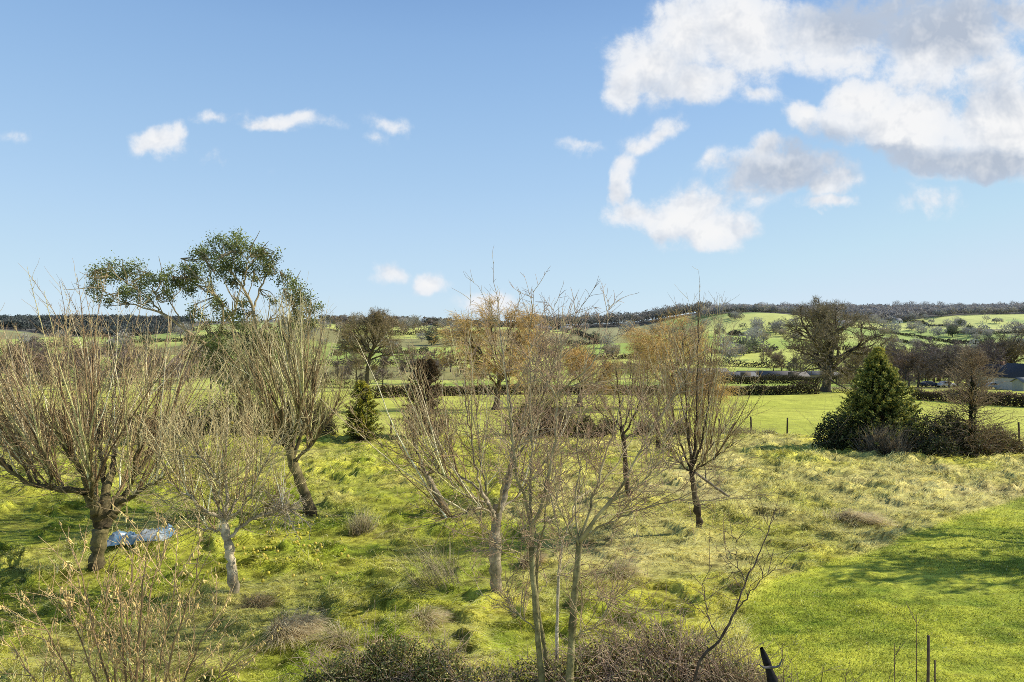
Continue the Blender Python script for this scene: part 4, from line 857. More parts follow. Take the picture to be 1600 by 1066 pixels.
# scrub along the left field boundary
for i, (sp, lb, lc) in enumerate([([(20, 615, 0, 2.2), (60, 625, .5, 2.0), (-30, 610, .5, 2.2)], 'orange-brown beech shrub behind the far left fruit tree', [(.30, .17, .05), (.20, .12, .045), (.07, .08, .02)]),
        ([(120, 625, 0, 2.0), (165, 632, .4, 1.8), (90, 640, -.4, 1.4)], 'brown scrub bush behind the tall shoots of the big apple tree', BRN),
        ([(215, 640, 0, 1.7), (255, 646, .5, 1.7), (290, 640, .2, 1.4)], 'grey-brown scrub bush left of the big evergreen tree trunk', BRN + DKL[:2]),
        ([(330, 620, 0, 1.7), (365, 610, .6, 1.8), (405, 615, .3, 1.7)], 'dark scrub thicket round the foot of the big evergreen tree', DKL + BRN[:1]),
        ([(450, 628, 0, 1.5), (485, 622, .5, 1.5), (505, 640, 0, 1.0)], 'brown-green scrub bush right of the big evergreen tree trunk', BRN + DKL[:3])]):
    fbush('scrub_bush', lb, sp, 45.5, 650 + i, 9000, 420, lc, ((.16, .11, .07), (.30, .22, .13)), size=(.08, .17), group='scrub along the left field boundary')

# ---- big evergreen tree on the left
def evergreen():
    rng = np.random.default_rng(660); Y = 44.0; b = gpt(385, Y); b[2] -= .05
    root = empty('evergreen_tree', b, 'big flat-topped evergreen tree with bare pale limbs above the left orchard', 'tree'); gt = Geo(); gl = Geo(); gc = gl
    K0 = np.array([.20, .12, .07]); K1 = np.array([.42, .33, .18])
    T = limb_tubes(gt, [([(385, 697), (383, 650), (382, 610), (380, 585)], .42, .34)], Y, K0, K0, rng, 10, 16)
    limbs = [([(381, 600), (392, 560, -.5), (400, 525, -.8), (396, 485, -1), (380, 450, -1.2), (362, 425, -1.3), (345, 400, -1.4)], .24, .05), ([(396, 487, -1), (405, 455, -.5), (418, 425, -.2), (422, 400, 0)], .12, .03), ([(380, 450, -1.2), (385, 420, -1.8), (392, 385, -2)], .10, .03),
             ([(380, 590), (355, 555, -.6), (325, 540, -1), (290, 515, -1.4), (255, 490, -1.8), (220, 480, -2), (185, 470, -2)], .22, .04), ([(325, 540, -1), (345, 510, -1.6), (348, 480, -2), (325, 450, -2.4), (300, 425, -2.6)], .13, .03), ([(290, 515, -1.4), (270, 480, -.8), (255, 450, -.5), (245, 435, -.4)], .08, .02),
             ([(255, 490, -1.8), (225, 460, -2.4), (195, 440, -2.7), (170, 430, -2.8)], .08, .02), ([(185, 470, -2), (165, 455, -1.8), (150, 445, -1.8)], .05, .02), ([(348, 480, -2), (330, 455, -1), (310, 445, -.5), (282, 432, 0)], .08, .02), ([(345, 510, -1.6), (362, 490, -1.6), (372, 470, -1.7)], .07, .02),
             ([(382, 585), (410, 560, .8), (435, 530, 1.2), (455, 495, 1.5), (462, 460, 1.6), (458, 440, 1.6)], .16, .03), ([(435, 530, 1.2), (465, 505, .8), (485, 480, .6)], .08, .02), ([(400, 525, -.8), (420, 500, -1.6), (440, 480, -2)], .08, .02), ([(380, 600), (360, 575, 1.5), (330, 560, 2.2), (300, 545, 2.6)], .12, .03), ([(382, 590), (370, 550, 1.8), (362, 510, 2.4), (370, 470, 2.6), (380, 430, 2.6)], .15, .03)]
    limbs = [(q, r0 * .68, r1 * .8) for q, r0, r1 in limbs]; SL = limb_tubes(gt, limbs, Y, K1 * .8, K1, rng, 7, 18, .04)
    p1 = twigs(gc, SL, rng, 6, (.8, 2.0), .035, .08, (.4, 1.0), .45, 1, K1, K1 * .8, 6, 4, .13, .012)
    # leaf clumps: pixel row/column, radius in pixels, dY
    cl = [(160, 430, 17), (182, 424, 19), (208, 424, 17), (230, 432, 13), (150, 452, 13), (163, 468, 11), (200, 462, 15), (225, 470, 13), (215, 447, 14), (250, 440, 13), (272, 432, 17), (290, 425, 15), (282, 452, 16), (310, 432, 17), (255, 462, 12), (300, 448, 12),
          (320, 405, 17), (310, 395, 11), (345, 385, 19), (365, 378, 17), (380, 390, 19), (355, 405, 18), (400, 402, 18), (420, 398, 15), (412, 420, 14), (428, 422, 11), (335, 425, 17), (380, 418, 14), (360, 440, 12), (325, 450, 11), (395, 438, 9), (345, 470, 8), (375, 480, 13), (360, 490, 10), (300, 485, 12), (320, 500, 13), (350, 520, 12), (395, 505, 14), (372, 505, 12),
          (450, 440, 14), (462, 455, 15), (478, 468, 13), (490, 482, 12), (445, 465, 11), (470, 490, 13), (492, 505, 10), (450, 500, 12), (425, 470, 8), (420, 520, 13), (440, 535, 12), (330, 535, 14), (300, 530, 10), (355, 560, 14), (390, 560, 15), (415, 570, 13), (345, 590, 13), (400, 600, 14), (372, 540, 12), (300, 555, 9), (345, 545, 17), (400, 540, 16), (425, 555, 15), (375, 575, 18), (335, 565, 15), (360, 610, 18), (405, 585, 16), (430, 600, 14), (450, 550, 12), (315, 580, 12), (385, 520, 14), (455, 520, 14), (478, 510, 11), (355, 500, 12), (335, 480, 12)]
    allc = []
    tipsP = np.concatenate([SL[:, 6:].reshape(-1, 3), p1[:, 2:].reshape(-1, 3)])
    for px, py, r in cl:
        Yc = Y + rng.uniform(-2.4, 2.2); c = W(px, py, Yc); rad = r / F * Yc * 1.12
        kk = np.argmin(((tipsP - c) ** 2).sum(1)); a0 = tipsP[kk]
        for _ in range(6):
            e = c + rng.normal(size=3) * rad * .5; s = rspline(np.array([a0, (a0 + e) / 2 + rng.normal(size=3) * .12 - np.array([0, 0, .1]), e]), 7)
            gc.tubes(s[None], taper(1, 7, .035, .012), K1 * .8, 4)
        M = int(540 * (r / 14) ** 2); sub = c + nrm(rng.normal(size=(7, 3))) * rad * np.array([.75, .75, .6]); P = sub[rng.integers(0, 7, M)] + rng.normal(size=(M, 3)) * rad * .29
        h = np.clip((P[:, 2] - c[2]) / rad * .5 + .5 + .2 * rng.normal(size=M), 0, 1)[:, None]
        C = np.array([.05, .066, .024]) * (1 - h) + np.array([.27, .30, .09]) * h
        gl.leaves(P, rng.uniform(.08, .19, M), C * rng.uniform(.55, 1.5, (M, 1)), rng, np.array([0, 0, 1.]), .3, .5)
    gt.build('trunk', M_BARK, root, b, True); gl.build('crown', M_LEAF, root, b)
evergreen()

# ------------------------------------------------------------------ field fence
def field_fence():
    Yf = 47.6; posts = [(-30, 0), (60, 0), (150, 0), (240, 0), (325, 0), (411, 0), (500, .05), (611, 0), (700, 0), (790, 0), (880, 0), (960, 0), (1046, 0), (1126, -.10), (1174, -.03), (1230, .02), (1310, 0), (1400, 0), (1500, 0), (1593, -.05), (1690, 0)]
    root = empty('stock_fence', gpt(800, Yf), 'old post and wire fence between the rough grass and the pasture', 'fence'); b = np.array(root.location); gw = Geo(); tops = []
    for i, (px, ln) in enumerate(posts):
        p = gpt(px, Yf if px < 1400 else Yf - 4.0 * min((px - 1400) / 190, 1)); h = 1.12 + .08 * math.sin(i * 2.3); g = Geo(); q = p + np.array([ln * h, 0, h]); 
        g.tubes(rspline(np.array([p - [0, 0, .1], (p + q) / 2, q]), 5)[None], taper(1, 5, .062, .055), np.array([.075, .060, .045]), 7)
        g.add([q + np.array([0, 0, .01])], None, None, (.12, .1, .08)); nn = g.n - 1; g.T.append(np.array([[nn, nn - 7 + j, nn - 7 + (j + 1) % 7] for j in range(7)]))
        g.build('post', M_WOOD, root, b); tops.append((p, q))
    g = Geo(); p = gpt(1137, Yf); q = p + np.array([.58, .1, .80]); g.tubes(rspline(np.array([p, (p + q) / 2, q]), 5)[None], taper(1, 5, .05, .045), np.array([.07, .055, .04]), 6); o = g.build('brace', M_WOOD, root, b); o['label'] = 'slanting brace leaning across the fence line'
    for f in (.35, .6, .92):
        for (p, q), (p2, q2) in zip(tops[:-1], tops[1:]):
            a = p + (q - p) * f; c = p2 + (q2 - p2) * f; m = (a + c) / 2 - [0, 0, .03]; gw.tubes(rspline(np.array([a, m, c]), 5)[None], taper(1, 5, .004, .004), np.array([.2, .2, .2]), 3)
    gw.build('wire', M_PLAIN, root, b)
field_fence()

# ------------------------------------------------------------------ hedges
def hedge(label, pts, h, w, dens, size, cols, seed, group=None, top=None, lump=.4, mt=None, name='hedge', cat='hedge'):
    rng = np.random.default_rng(seed); p = np.array([unproj(*q[:2]) if len(q) == 2 else gpt(q[0], q[2]) for q in pts])
    d = np.concatenate([[0], np.cumsum(np.linalg.norm(np.diff(p[:, :2], axis=0), axis=1))]); M = int(max(60, dens * d[-1]))
    s = rng.random(M) * d[-1]; x = np.interp(s, d, p[:, 0]); y = np.interp(s, d, p[:, 1])
    tn = rng.uniform(-1, 1, M); hh = h * (1 + lump * 2 * (fbm(s / (h * 2.2), 0 * s + seed, seed % 40, 3) - .5))
    z = rng.random(M) ** .8 * hh * np.sqrt(np.clip(1 - .55 * tn ** 2, 0, 1)); x = x + tn * w * .3 + rng.normal(size=M) * w * .12; y = y + tn * w * .5
    g0 = base_z(x, y); P = np.stack([x, y, g0 + z - size * .25], 1)
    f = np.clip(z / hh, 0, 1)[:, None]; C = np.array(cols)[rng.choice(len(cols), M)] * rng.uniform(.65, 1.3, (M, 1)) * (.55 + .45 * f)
    if top is not None: C = C * (1 - sstep(.7, .95, f)) + np.array(top) * sstep(.7, .95, f) * rng.uniform(.8, 1.2, (M, 1))  # sunlit top and darker lower face painted into the hedge colour
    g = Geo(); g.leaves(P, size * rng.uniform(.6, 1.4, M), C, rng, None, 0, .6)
    return tag(g.build(name, mt or M_HEDGE, None, p.mean(0)), label, cat, group)
HB = [(.11, .085, .05), (.15, .115, .068), (.085, .08, .042)]; HT = (.26, .185, .115)
hedge('long trimmed hedge along the far pasture edge ending at the big oak', [(870, 616), (1000, 617), (1120, 618), (1215, 617), (1280, 616)], 1.9, 1.6, 420, .27, HB, 701, top=(.15, .11, .065))
hedge('trimmed hedge with pale top at the left end of the pasture', [(585, 623), (640, 620), (700, 619), (780, 617), (866, 616)], 2.0, 1.6, 400, .27, HB, 702, top=HT)
hedge('low gappy hedge between the big oak and the large cypress', [(1300, 614), (1360, 615), (1425, 618)], 1.0, 1.2, 150, .18, [(.10, .075, .05), (.16, .11, .07)], 703)
hedge('trimmed brown-topped hedge in front of the bungalow at the right', [(1425, 624), (1500, 629), (1560, 634), (1700, 640)], 2.0, 1.8, 480, .25, HB, 704, top=(.30, .20, .13))
hedge('thin dark hedge beyond the small green strip by the farm roofs', [(1040, 0, 178), (1150, 0, 180), (1270, 0, 183), (1330, 0, 184)], 2.4, 1.6, 300, .3, HB, 705)
hedge('low hedge behind the tall round-headed oak at the left', [(430, 0, 168), (520, 0, 166), (580, 0, 160)], 2.2, 1.8, 150, .25, HB, 706)

# ------------------------------------------------------------------ buildings
def quad_prism(g, L, Wd, h, rise, hip=0.0, C=(.3, .3, .3), roofC=None, ov=.25):
    pass
def box(g, x0, x1, y0, y1, z0, z1, C):
    v = np.array([[x, y, z] for z in (z0, z1) for x, y in ((x0, y0), (x1, y0), (x1, y1), (x0, y1))]); g.add(v, [[0, 3, 2, 1], [4, 5, 6, 7], [0, 1, 5, 4], [1, 2, 6, 5], [2, 3, 7, 6], [3, 0, 4, 7]], None, C)
def gable_house(name, label, loc, rz, L, Wd, h, rise, wallc, roofc, wins=(), doors=(), cat='building', chimney=False, ov=.3):
    root = empty(name, loc, label, cat); root.rotation_euler = (0, 0, rz); x, y = L / 2, Wd / 2
    g = Geo(); v = np.array([[-x, -y, -.6], [x, -y, -.6], [x, y, -.6], [-x, y, -.6], [-x, -y, h], [x, -y, h], [x, y, h], [-x, y, h], [-x, 0, h + rise], [x, 0, h + rise]])
    g.add(v, [[0, 1, 5, 4], [2, 3, 7, 6]], None, wallc); g.add(v, None, [[4, 8, 7], [5, 6, 9]], wallc); g.add(v, [[1, 2, 6, 5], [3, 0, 4, 7]], None, wallc); g.build('wall', M_PLAIN, root)
    g = Geo(); X = x + ov; s = rise / y; e = ov * s; th = .16
    for sg in (-1, 1):
        a = np.array([[-X, sg * (y + ov), h - e + .03], [X, sg * (y + ov), h - e + .03], [X, 0, h + rise + .03], [-X, 0, h + rise + .03]]); bq = a + np.array([0, 0, th])
        g.add(np.concatenate([a, bq]), [[0, 1, 2, 3], [4, 5, 6, 7], [0, 1, 5, 4], [1, 2, 6, 5], [3, 0, 4, 7]], None, roofc)
    rf = g.build('roof', M_PLAIN, root)
    if chimney: g = Geo(); box(g, -.4, .4, -.3, .3, h + rise - .4, h + rise + .9, (.3, .16, .1)); o = g.build('chimney', M_PLAIN, rf); 
    for (wx, wz, ww, wh, side) in wins:
        g = Geo()
        if side == 'f': box(g, wx - ww / 2, wx + ww / 2, -y - .06, -y - .003, wz, wz + wh, (.7, .7, .68))
        else: box(g, x + .003, x + .06, wx - ww / 2, wx + ww / 2, wz, wz + wh, (.7, .7, .68))
        wo = g.build('window', M_PLAIN, root); g = Geo()
        if side == 'f': box(g, wx - ww / 2 + .08, wx + ww / 2 - .08, -y - .07, -y - .063, wz + .08, wz + wh - .08, (.05, .06, .07))
        else: box(g, x + .063, x + .07, wx - ww / 2 + .08, wx + ww / 2 - .08, wz + .08, wz + wh - .08, (.05, .06, .07))
        g.build('pane', M_PLAIN, wo)
    for (wx, ww, wh) in doors:
        g = Geo(); box(g, wx - ww / 2, wx + ww / 2, -y - .07, -y - .003, -.3, wh, (.12, .09, .07)); g.build('door', M_PLAIN, root)
    return root
GR = (.15, .15, .155); GRL = (.22, .21, .21); SL_ = (.055, .058, .068)
b = gpt(1566, 172); gable_house('bungalow', 'bungalow with dark slate roof and cream end wall at the right edge', b, 0, 13, 8, 2.9, 2.6, (.62, .58, .50), SL_, [(-3.5, 1, 1.5, 1.2, 'f'), (1.0, 1, 1.5, 1.2, 'f')], [(-1, 1, 2.1)], 'bungalow', True)
b = gpt(1598, 155); gable_house('gabled_wing', 'cream gabled wing of the bungalow facing the pasture at the right edge', b, math.radians(-78), 7.0, 7.6, 3.0, 2.8, (.62, .58, .50), SL_, [(0, 1, 1.6, 1.3, 'e')], (), 'bungalow')
b = gpt(1600, 141); gable_house('garden_shed', 'small blue-grey shed below the cream gable at the right edge', b, .2, 3.2, 2.4, 2.0, .7, (.30, .31, .31), (.20, .21, .22), [(0, .9, .7, .6, 'f')], [(.9, .7, 1.7)], 'shed')
for (px, Y, L, rz, h, rise, rc, lb) in [(1098, 222, 15, .05, 1.7, 1.5, GRL, 'grey-roofed farm barn farthest left in the farm group'), (1148, 205, 11, -.05, 1.5, 1.3, GR, 'farm barn with pale grey roof at the middle of the farm group'), (1178, 210, 10, .12, 1.5, 1.4, (.07, .07, .075), 'dark-roofed farm barn in the farm group'), (1222, 206, 13, -.10, 1.6, 1.4, (.17, .15, .14), 'brown-grey farm barn nearest the big oak'), (1275, 215, 12, .06, 1.4, 1.2, GR, 'low farm shed behind the trunk of the big oak')]:
    gable_house('farm_barn', lb, gpt(px, Y), rz, L, 8.5, h * .75, rise * .85, (.26, .23, .20), rc, (), [(2, 3, 2.4)], 'barn')
for (px, py, L, lb, wc, rc) in [(848, 512, 26, 'long grey barn under the wood on the hill in the middle', (.3, .3, .3), (.48, .47, .47)), (884, 513, 16, 'shorter grey barn beside the long barn under the hill wood', (.3, .29, .28), (.40, .39, .38)), (1318, 505, 18, 'pale building high on the hillside above the big oak', (.62, .58, .55), (.52, .46, .44)), (548, 494, 13, 'small house among trees on the left skyline', (.4, .36, .32), (.16, .15, .15)), (1500, 503, 9, 'tiny white cottage on the upper right hillside', (.7, .68, .64), (.25, .25, .26)), (1402, 501, 9, 'tiny white cottage on the hillside above the large cypress', (.7, .68, .64), (.22, .22, .23))]:
    p = unproj(px, py + 4); gable_house('hill_building', lb, p, .1, L, 9, 3.2, 2.6, wc, rc, [(-L * .25, 1, 1.6, 1.3, 'f'), (L * .25, 1, 1.6, 1.3, 'f')], [(0, 1.4, 2.1)], 'building')
# parked cars by the lane
def car(label, loc, rz, col):
    root = empty('parked_car', loc, label, 'car', 'cars parked by the lane'); root.rotation_euler = (0, 0, rz); g = Geo(); n = 15
    prof = np.array([(-2.1, .35), (-2.12, .75), (-2.0, .98), (-1.55, 1.06), (-1.05, 1.42), (.35, 1.45), (1.0, 1.02), (1.85, .88), (2.1, .7), (2.1, .35)])
    v = []; 
    for y, s in ((-.85, .93), (-.78, 1), (.78, 1), (.85, .93)):
        for x, z in prof: v.append([x * s if abs(y) > .8 else x, y * (1 - .16 * max(0, z - .95) / .5), z])
    v = np.array(v); q = []; m = len(prof)
    for k in range(3):
        for j in range(m): a = k * m + j; c = k * m + (j + 1) % m; q.append([a, c, c + m, a + m])
    g.add(v, q, None, col); g.T.append(np.array([[0, j + 1, j] for j in range(1, m - 1)])); g.T.append(np.array([[3 * m, 3 * m + j, 3 * m + j + 1] for j in range(1, m - 1)])); 
    M_CAR = bpy.data.materials.get('car_paint') or attr_mat('car_paint', .25, 0, None, 0, .5); g.build('body', M_CAR, root, None)
    for y in (-.86, .86):
        g = Geo(); s = math.copysign(1, y); g.add([[-1.35, y * .99, .98], [.75, y * .99, .98], [.3, y * .90, 1.36], [-1.0, y * .90, 1.36]], [[0, 1, 2, 3] if y < 0 else [3, 2, 1, 0]], None, (.02, .025, .03)); g.build('window', M_CAR, root)
    for x in (-1.3, 1.3):
        for y in (-.8, .8):
            g = Geo(); g.tubes(np.array([[[x, y - .1, .33], [x, y - .09, .33], [x, y + .09, .33], [x, y + .1, .33]]]), np.array([[.16, .33, .33, .16]]), np.array([.02, .02, .02]), 14); g.build('wheel', M_PLAIN, root)
car('white car parked by the lane left of the larch', gpt(1479, 163), .1, (.75, .76, .78)); car('dark blue car parked by the lane left of the white one', gpt(1452, 164), .05, (.03, .04, .07)); car('silver car parked nearest the bungalow wall', gpt(1552, 158), .1, (.55, .57, .6))

# ------------------------------------------------------------------ grey woodland belt before the hills and hillside trees
rng = np.random.default_rng(800)
GW0 = np.array([.09, .075, .06]); GW1 = np.array([.17, .135, .11])
mids = []
for q, (H, R, c1, lv) in enumerate([(13, 5.2, np.array([.24, .19, .155]), [12, 8, 6]), (11, 4.8, np.array([.28, .195, .14]), [12, 8, 6]), (9, 4.6, np.array([.23, .185, .15]), [13, 8, 5]), (14, 4.6, np.array([.21, .16, .14]), [14, 8, 5])]):
    gt, gc, _ = bare_tree_parts(H, R, rng, .26, lv, c0=GW0, c1=c1, minr=.04, low=.12, stem=.6, wob=.14, sl=3, sls=(.7, 1.6), base=.08); mids.append((gt, gc))
mid_first = {}
def mid(q, loc, label, group, sc=1.0, name='bare_tree'):
    if q not in mid_first:
        r = place_tree(name, label, 'tree', loc, *mids[q], group=group); mid_first[q] = r; r.scale = (sc,) * 3; return r
    return copy_tree(mid_first[q], loc, label, rng.random() * 6.28, (sc, sc, sc * rng.uniform(.9, 1.1)), group)
for px in np.linspace(1368, 1570, 40): mid(rng.integers(0, 4), gpt(px + rng.normal() * 6, rng.uniform(160, 230)), 'grey-brown bare tree in the dense belt behind the large cypress and the larch', 'bare trees of the belt at the right', rng.uniform(.6, .95))
for px in np.linspace(1190, 1370, 12): mid(rng.integers(0, 4), gpt(px + rng.normal() * 6, rng.uniform(225, 270)), 'bare tree behind the farm roofs and the big oak', 'bare trees behind the farm', rng.uniform(.5, .8))
for px in np.concatenate([np.linspace(600, 660, 4), np.linspace(430, 560, 8)]): mid(rng.integers(0, 4), gpt(px + rng.normal() * 5, rng.uniform(165, 215)), 'bare tree in the belt around the tall round-headed oak', 'bare trees around the left oak', rng.uniform(.4, .8))
for px in np.linspace(-20, 330, 30): mid(rng.integers(0, 4), gpt(px + rng.normal() * 8, rng.uniform(120, 240)), 'brown bare tree in the thicket behind the left orchard trees', 'bare trees behind the left orchard', rng.uniform(.5, .9))
for px in np.linspace(690, 1000, 12): mid(rng.integers(0, 4), gpt(px + rng.normal() * 8, rng.uniform(170, 230)), 'bare tree beyond the pasture hedge behind the willows', 'bare trees behind the willows', rng.uniform(.35, .6))

# far hillside trees: light prototypes
def far_proto(H, R, seed, c0, c1, ever=False):
    rng = np.random.default_rng(seed); gt = Geo(); gc = Geo()
    gt.tubes(np.array([[[0, 0, -.5], [.1, 0, H * .35], [0, .1, H * .75]]]), np.array([[.5, .35, .15]]), np.array(c0), 5)
    u = nrm(rng.normal(size=(16, 3))); u[:, 2] = np.abs(u[:, 2]) * .9 - .1; e = np.array([0, 0, H * .45]) + u * np.array([R, R, H * .55]) * rng.uniform(.7, 1.0, (16, 1))
    s = np.tile(np.array([0, 0, H * .28]), (16, 1)); gt.tubes(np.stack([s, (s + e) / 2 + np.array([0, 0, -.4]), e], 1), np.array([[.28, .2, .09]]), np.array(c0), 3)
    M = 760; v = nrm(rng.normal(size=(M, 3))); v[:, 2] = v[:, 2] * .9 + .05; rr = rng.random(M) ** .3
    lob = 1 + .3 * np.sin(v[:, 0] * 4 + seed) * np.sin(v[:, 1] * 5 + seed * 2) + .18 * np.sin(v[:, 2] * 9 + v[:, 0] * 6)
    P = np.array([0, 0, H * .56]) + v * np.array([R, R, H * .44]) * (rr * lob)[:, None]
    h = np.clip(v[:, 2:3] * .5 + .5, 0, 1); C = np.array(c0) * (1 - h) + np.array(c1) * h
    gc.leaves(P, rng.uniform(.7, 1.7, M), C * rng.uniform(.85, 1.15, (M, 1)), rng, None, 0, .42 if not ever else .6, v + .3)
    return gt, gc
FP = [far_proto(12, 6.5, 1, (.25, .235, .22), (.44, .40, .36)), far_proto(14, 6, 2, (.26, .245, .24), (.45, .42, .39)), far_proto(9, 5.5, 3, (.24, .21, .17), (.48, .40, .30)), far_proto(13, 7.5, 4, (.26, .25, .25), (.42, .40, .38)), far_proto(11, 4.8, 5, (.09, .105, .075), (.20, .21, .14), True)]  # distance haze baked into the crowns as paler greys
ffirst = {}
def far(q, loc, label, group, sc=1.0, zs=1.0):
    s = (sc, sc, sc * zs)
    if q not in ffirst:
        r = place_tree('hillside_tree', label, 'tree', loc, *FP[q], group=group, matc=M_FAR); r.scale = s; ffirst[q] = r; return r
    return copy_tree(ffirst[q], loc, label, rng.random() * 6.28, s, group)
nfar = 0
for c in [(1180, 520, 26, 9), (1215, 523, 24, 9), (1150, 498, 30, 5), (1120, 508, 30, 4), (1165, 547, 22, 7), (1150, 562, 22, 4), (1185, 535, 26, 5), (1240, 530, 25, 6), (1270, 510, 30, 6), (1330, 507, 30, 4), (1130, 550, 15, 3),
          (1385, 522, 30, 6), (1430, 520, 30, 9), (1470, 524, 30, 9), (1510, 520, 30, 9), (1550, 530, 30, 9), (1590, 520, 30, 8), (1400, 545, 25, 5), (1500, 508, 40, 6), (1360, 503, 22, 4), (1560, 548, 30, 6),
          (905, 517, 20, 3), (915, 520, 4, 1), (985, 522, 30, 5), (1030, 518, 30, 6), (860, 540, 18, 4), (930, 540, 18, 5), (960, 560, 20, 4), (1060, 530, 25, 5), (1080, 510, 25, 4),
          (560, 505, 40, 7), (640, 515, 40, 9), (700, 510, 40, 8), (620, 505, 45, 8), (680, 535, 40, 8), (620, 545, 40, 7), (540, 540, 30, 5), (740, 530, 30, 5), (790, 520, 30, 5), (520, 520, 30, 5),
          (60, 545, 50, 8), (150, 550, 50, 8), (200, 545, 40, 6), (110, 530, 60, 5), (330, 530, 50, 5), (470, 530, 25, 4), (240, 525, 30, 4)]:
    rg = 'hillside trees at the right' if c[0] > 1100 else ('hillside trees behind the willows' if c[0] > 800 else ('hillside trees left of the middle' if c[0] > 400 else 'hillside trees at the left'))
    lb = {'hillside trees at the right': 'small grey bare tree among the green fields of the right-hand hillside', 'hillside trees behind the willows': 'small grey bare tree on the hillside below the middle wood', 'hillside trees left of the middle': 'small brown bare tree on the hillside left of the middle', 'hillside trees at the left': 'small bare tree on the slope below the dark left-hand wood'}[rg]
    for i in range(max(1, int(c[3] * .55))):
        if nfar >= 190: break
        p = unproj(c[0] + rng.normal() * c[2] * .6, max(c[1] + rng.normal() * 4, 497)); nfar += 1
        far(rng.choice([0, 1, 2, 3, 0, 1, 2, 3, 4]), p, lb, rg, rng.uniform(.5, .95) * (.8 if p[1] < 450 else 1))
# trees standing one by one on the skyline
def ridge_z(px, Y=1105): x = (px - CX) / F * Y; return np.array([x, Y, float(base_z(np.array([x]), np.array([Y]))[0])])
k = 0
for px in np.arange(1108, 1612, 7.6):
    far(rng.choice([0, 1, 1, 3, 3]), ridge_z(px + rng.normal() * 2.5, 1080 + rng.random() * 40), 'tree in the row standing on the right-hand skyline', 'trees along the right-hand skyline', rng.uniform(.62, 1.0), rng.uniform(.95, 1.3))
for px in np.arange(815, 1105, 9.5):
    far(rng.choice([0, 1, 3]), ridge_z(px + rng.normal() * 2.5, 1050 + rng.random() * 40), 'tall tree in the dark wood on the middle skyline', 'trees of the middle skyline wood', rng.uniform(.9, 1.25), rng.uniform(1.05, 1.3))
for px in [500, 508, 520, 527, 533, 560, 566, 578, 615, 632, 660, 670, 676, 702, 720, 745]:
    far(rng.choice([0, 1, 3, 4]), ridge_z(px, 1080), 'small tree standing on the left-of-middle skyline', 'small trees on the left skyline', rng.uniform(.35, .65))
# far-off woods: masses of crowns nobody could count
def wood(label, px0, px1, y0, y1, n, hs, cols, seed, size=(1.6, 3.2), asp=.5):
    rng = np.random.default_rng(seed); px = rng.uniform(px0, px1, n); Y = y0 + (y1 - y0) * rng.random(n); x = (px - CX) / F * Y; z = base_z(x, Y)
    per = 70; k = np.repeat(np.arange(n), per); v = nrm(rng.normal(size=(n * per, 3))); v[:, 2] = np.abs(v[:, 2]); h = hs * rng.uniform(.65, 1.1, n)[k]; R = hs * .42 * rng.uniform(.8, 1.2, n)[k]
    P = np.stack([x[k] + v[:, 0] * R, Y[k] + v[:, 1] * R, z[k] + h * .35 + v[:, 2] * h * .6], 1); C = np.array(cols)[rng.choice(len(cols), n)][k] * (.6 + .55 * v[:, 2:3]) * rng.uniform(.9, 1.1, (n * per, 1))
    g = Geo(); g.leaves(P, rng.uniform(*size, n * per), C, rng, None, 0, asp); return tag(g.build('woodland', M_FAR, None, (x.mean(), Y.mean(), z.mean())), label, 'woodland', kind='stuff')
WC = [(.36, .34, .335), (.41, .375, .35), (.32, .315, .315), (.39, .355, .33)]  # crown greys lightened to carry the haze over the scarp
wood('grey bare woodland clothing the scarp under the right-hand skyline', 1095, 1640, 900, 1095, 1250, 11, WC, 901)
wood('dark mixed woodland on the middle of the ridge', 815, 1110, 985, 1060, 320, 17, [(.24, .23, .21), (.29, .27, .24), (.19, .20, .175), (.32, .28, .24)], 902)
wood('dark conifer plantation along the left skyline', -60, 300, 735, 1085, 1300, 11, [(.085, .10, .095), (.11, .125, .115), (.125, .13, .125)], 903)
wood('brown hillside woodland left of the middle under the skyline', 500, 820, 960, 1080, 330, 7, [(.25, .20, .15), (.30, .235, .17), (.17, .17, .125)], 904)

# clumps of hedgerow trees and copses on the hillside, too many crowns to tell apart
def copse(label, clumps, seed, cols):
    rng = np.random.default_rng(seed); g = Geo()
    for px, py, sx, n, hs in clumps:
        for _ in range(max(1, int(n * .26))):
            p = unproj(px + rng.normal() * sx * .5, py + rng.normal() * 2.5); h = hs * rng.uniform(.6, 1.15); per = 170; v = nrm(rng.normal(size=(per, 3))); v[:, 2] = np.abs(v[:, 2]) - .1; rr = rng.random(per) ** .3
            P = p + np.array([0, 0, h * .38]) + v * np.array([h * .5, h * .5, h * .6]) * (rr * (1 + .25 * np.sin(v[:, 0] * 5 + v[:, 1] * 4 + px)))[:, None]
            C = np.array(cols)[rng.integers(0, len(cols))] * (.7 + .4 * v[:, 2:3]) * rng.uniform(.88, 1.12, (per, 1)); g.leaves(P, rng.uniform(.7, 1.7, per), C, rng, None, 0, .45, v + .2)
            s0 = np.stack([p - [0, 0, .5], p + [0, 0, h * .5]]); g.tubes(s0[None], np.array([[.3, .15]]), np.array(cols[0]) * .6, 4)
    return tag(g.build('woodland', M_FAR, None, unproj(*clumps[0][:2])), label, 'woodland', kind='stuff')
copse('hazy grey copses and hedgerow trees on the right-hand hillside', [(1395, 524, 26, 14, 10), (1430, 519, 26, 16, 11), (1470, 522, 30, 18, 11), (1510, 518, 30, 18, 11), (1550, 527, 30, 18, 10), (1590, 524, 30, 16, 11), (1360, 504, 30, 12, 9), (1440, 504, 50, 14, 8), (1560, 505, 50, 18, 9), (1600, 545, 30, 12, 9), (1540, 552, 30, 10, 8)], 951, [(.35, .335, .33), (.39, .365, .34), (.31, .31, .31)])  # haze painted in as a lighter grey of the copses
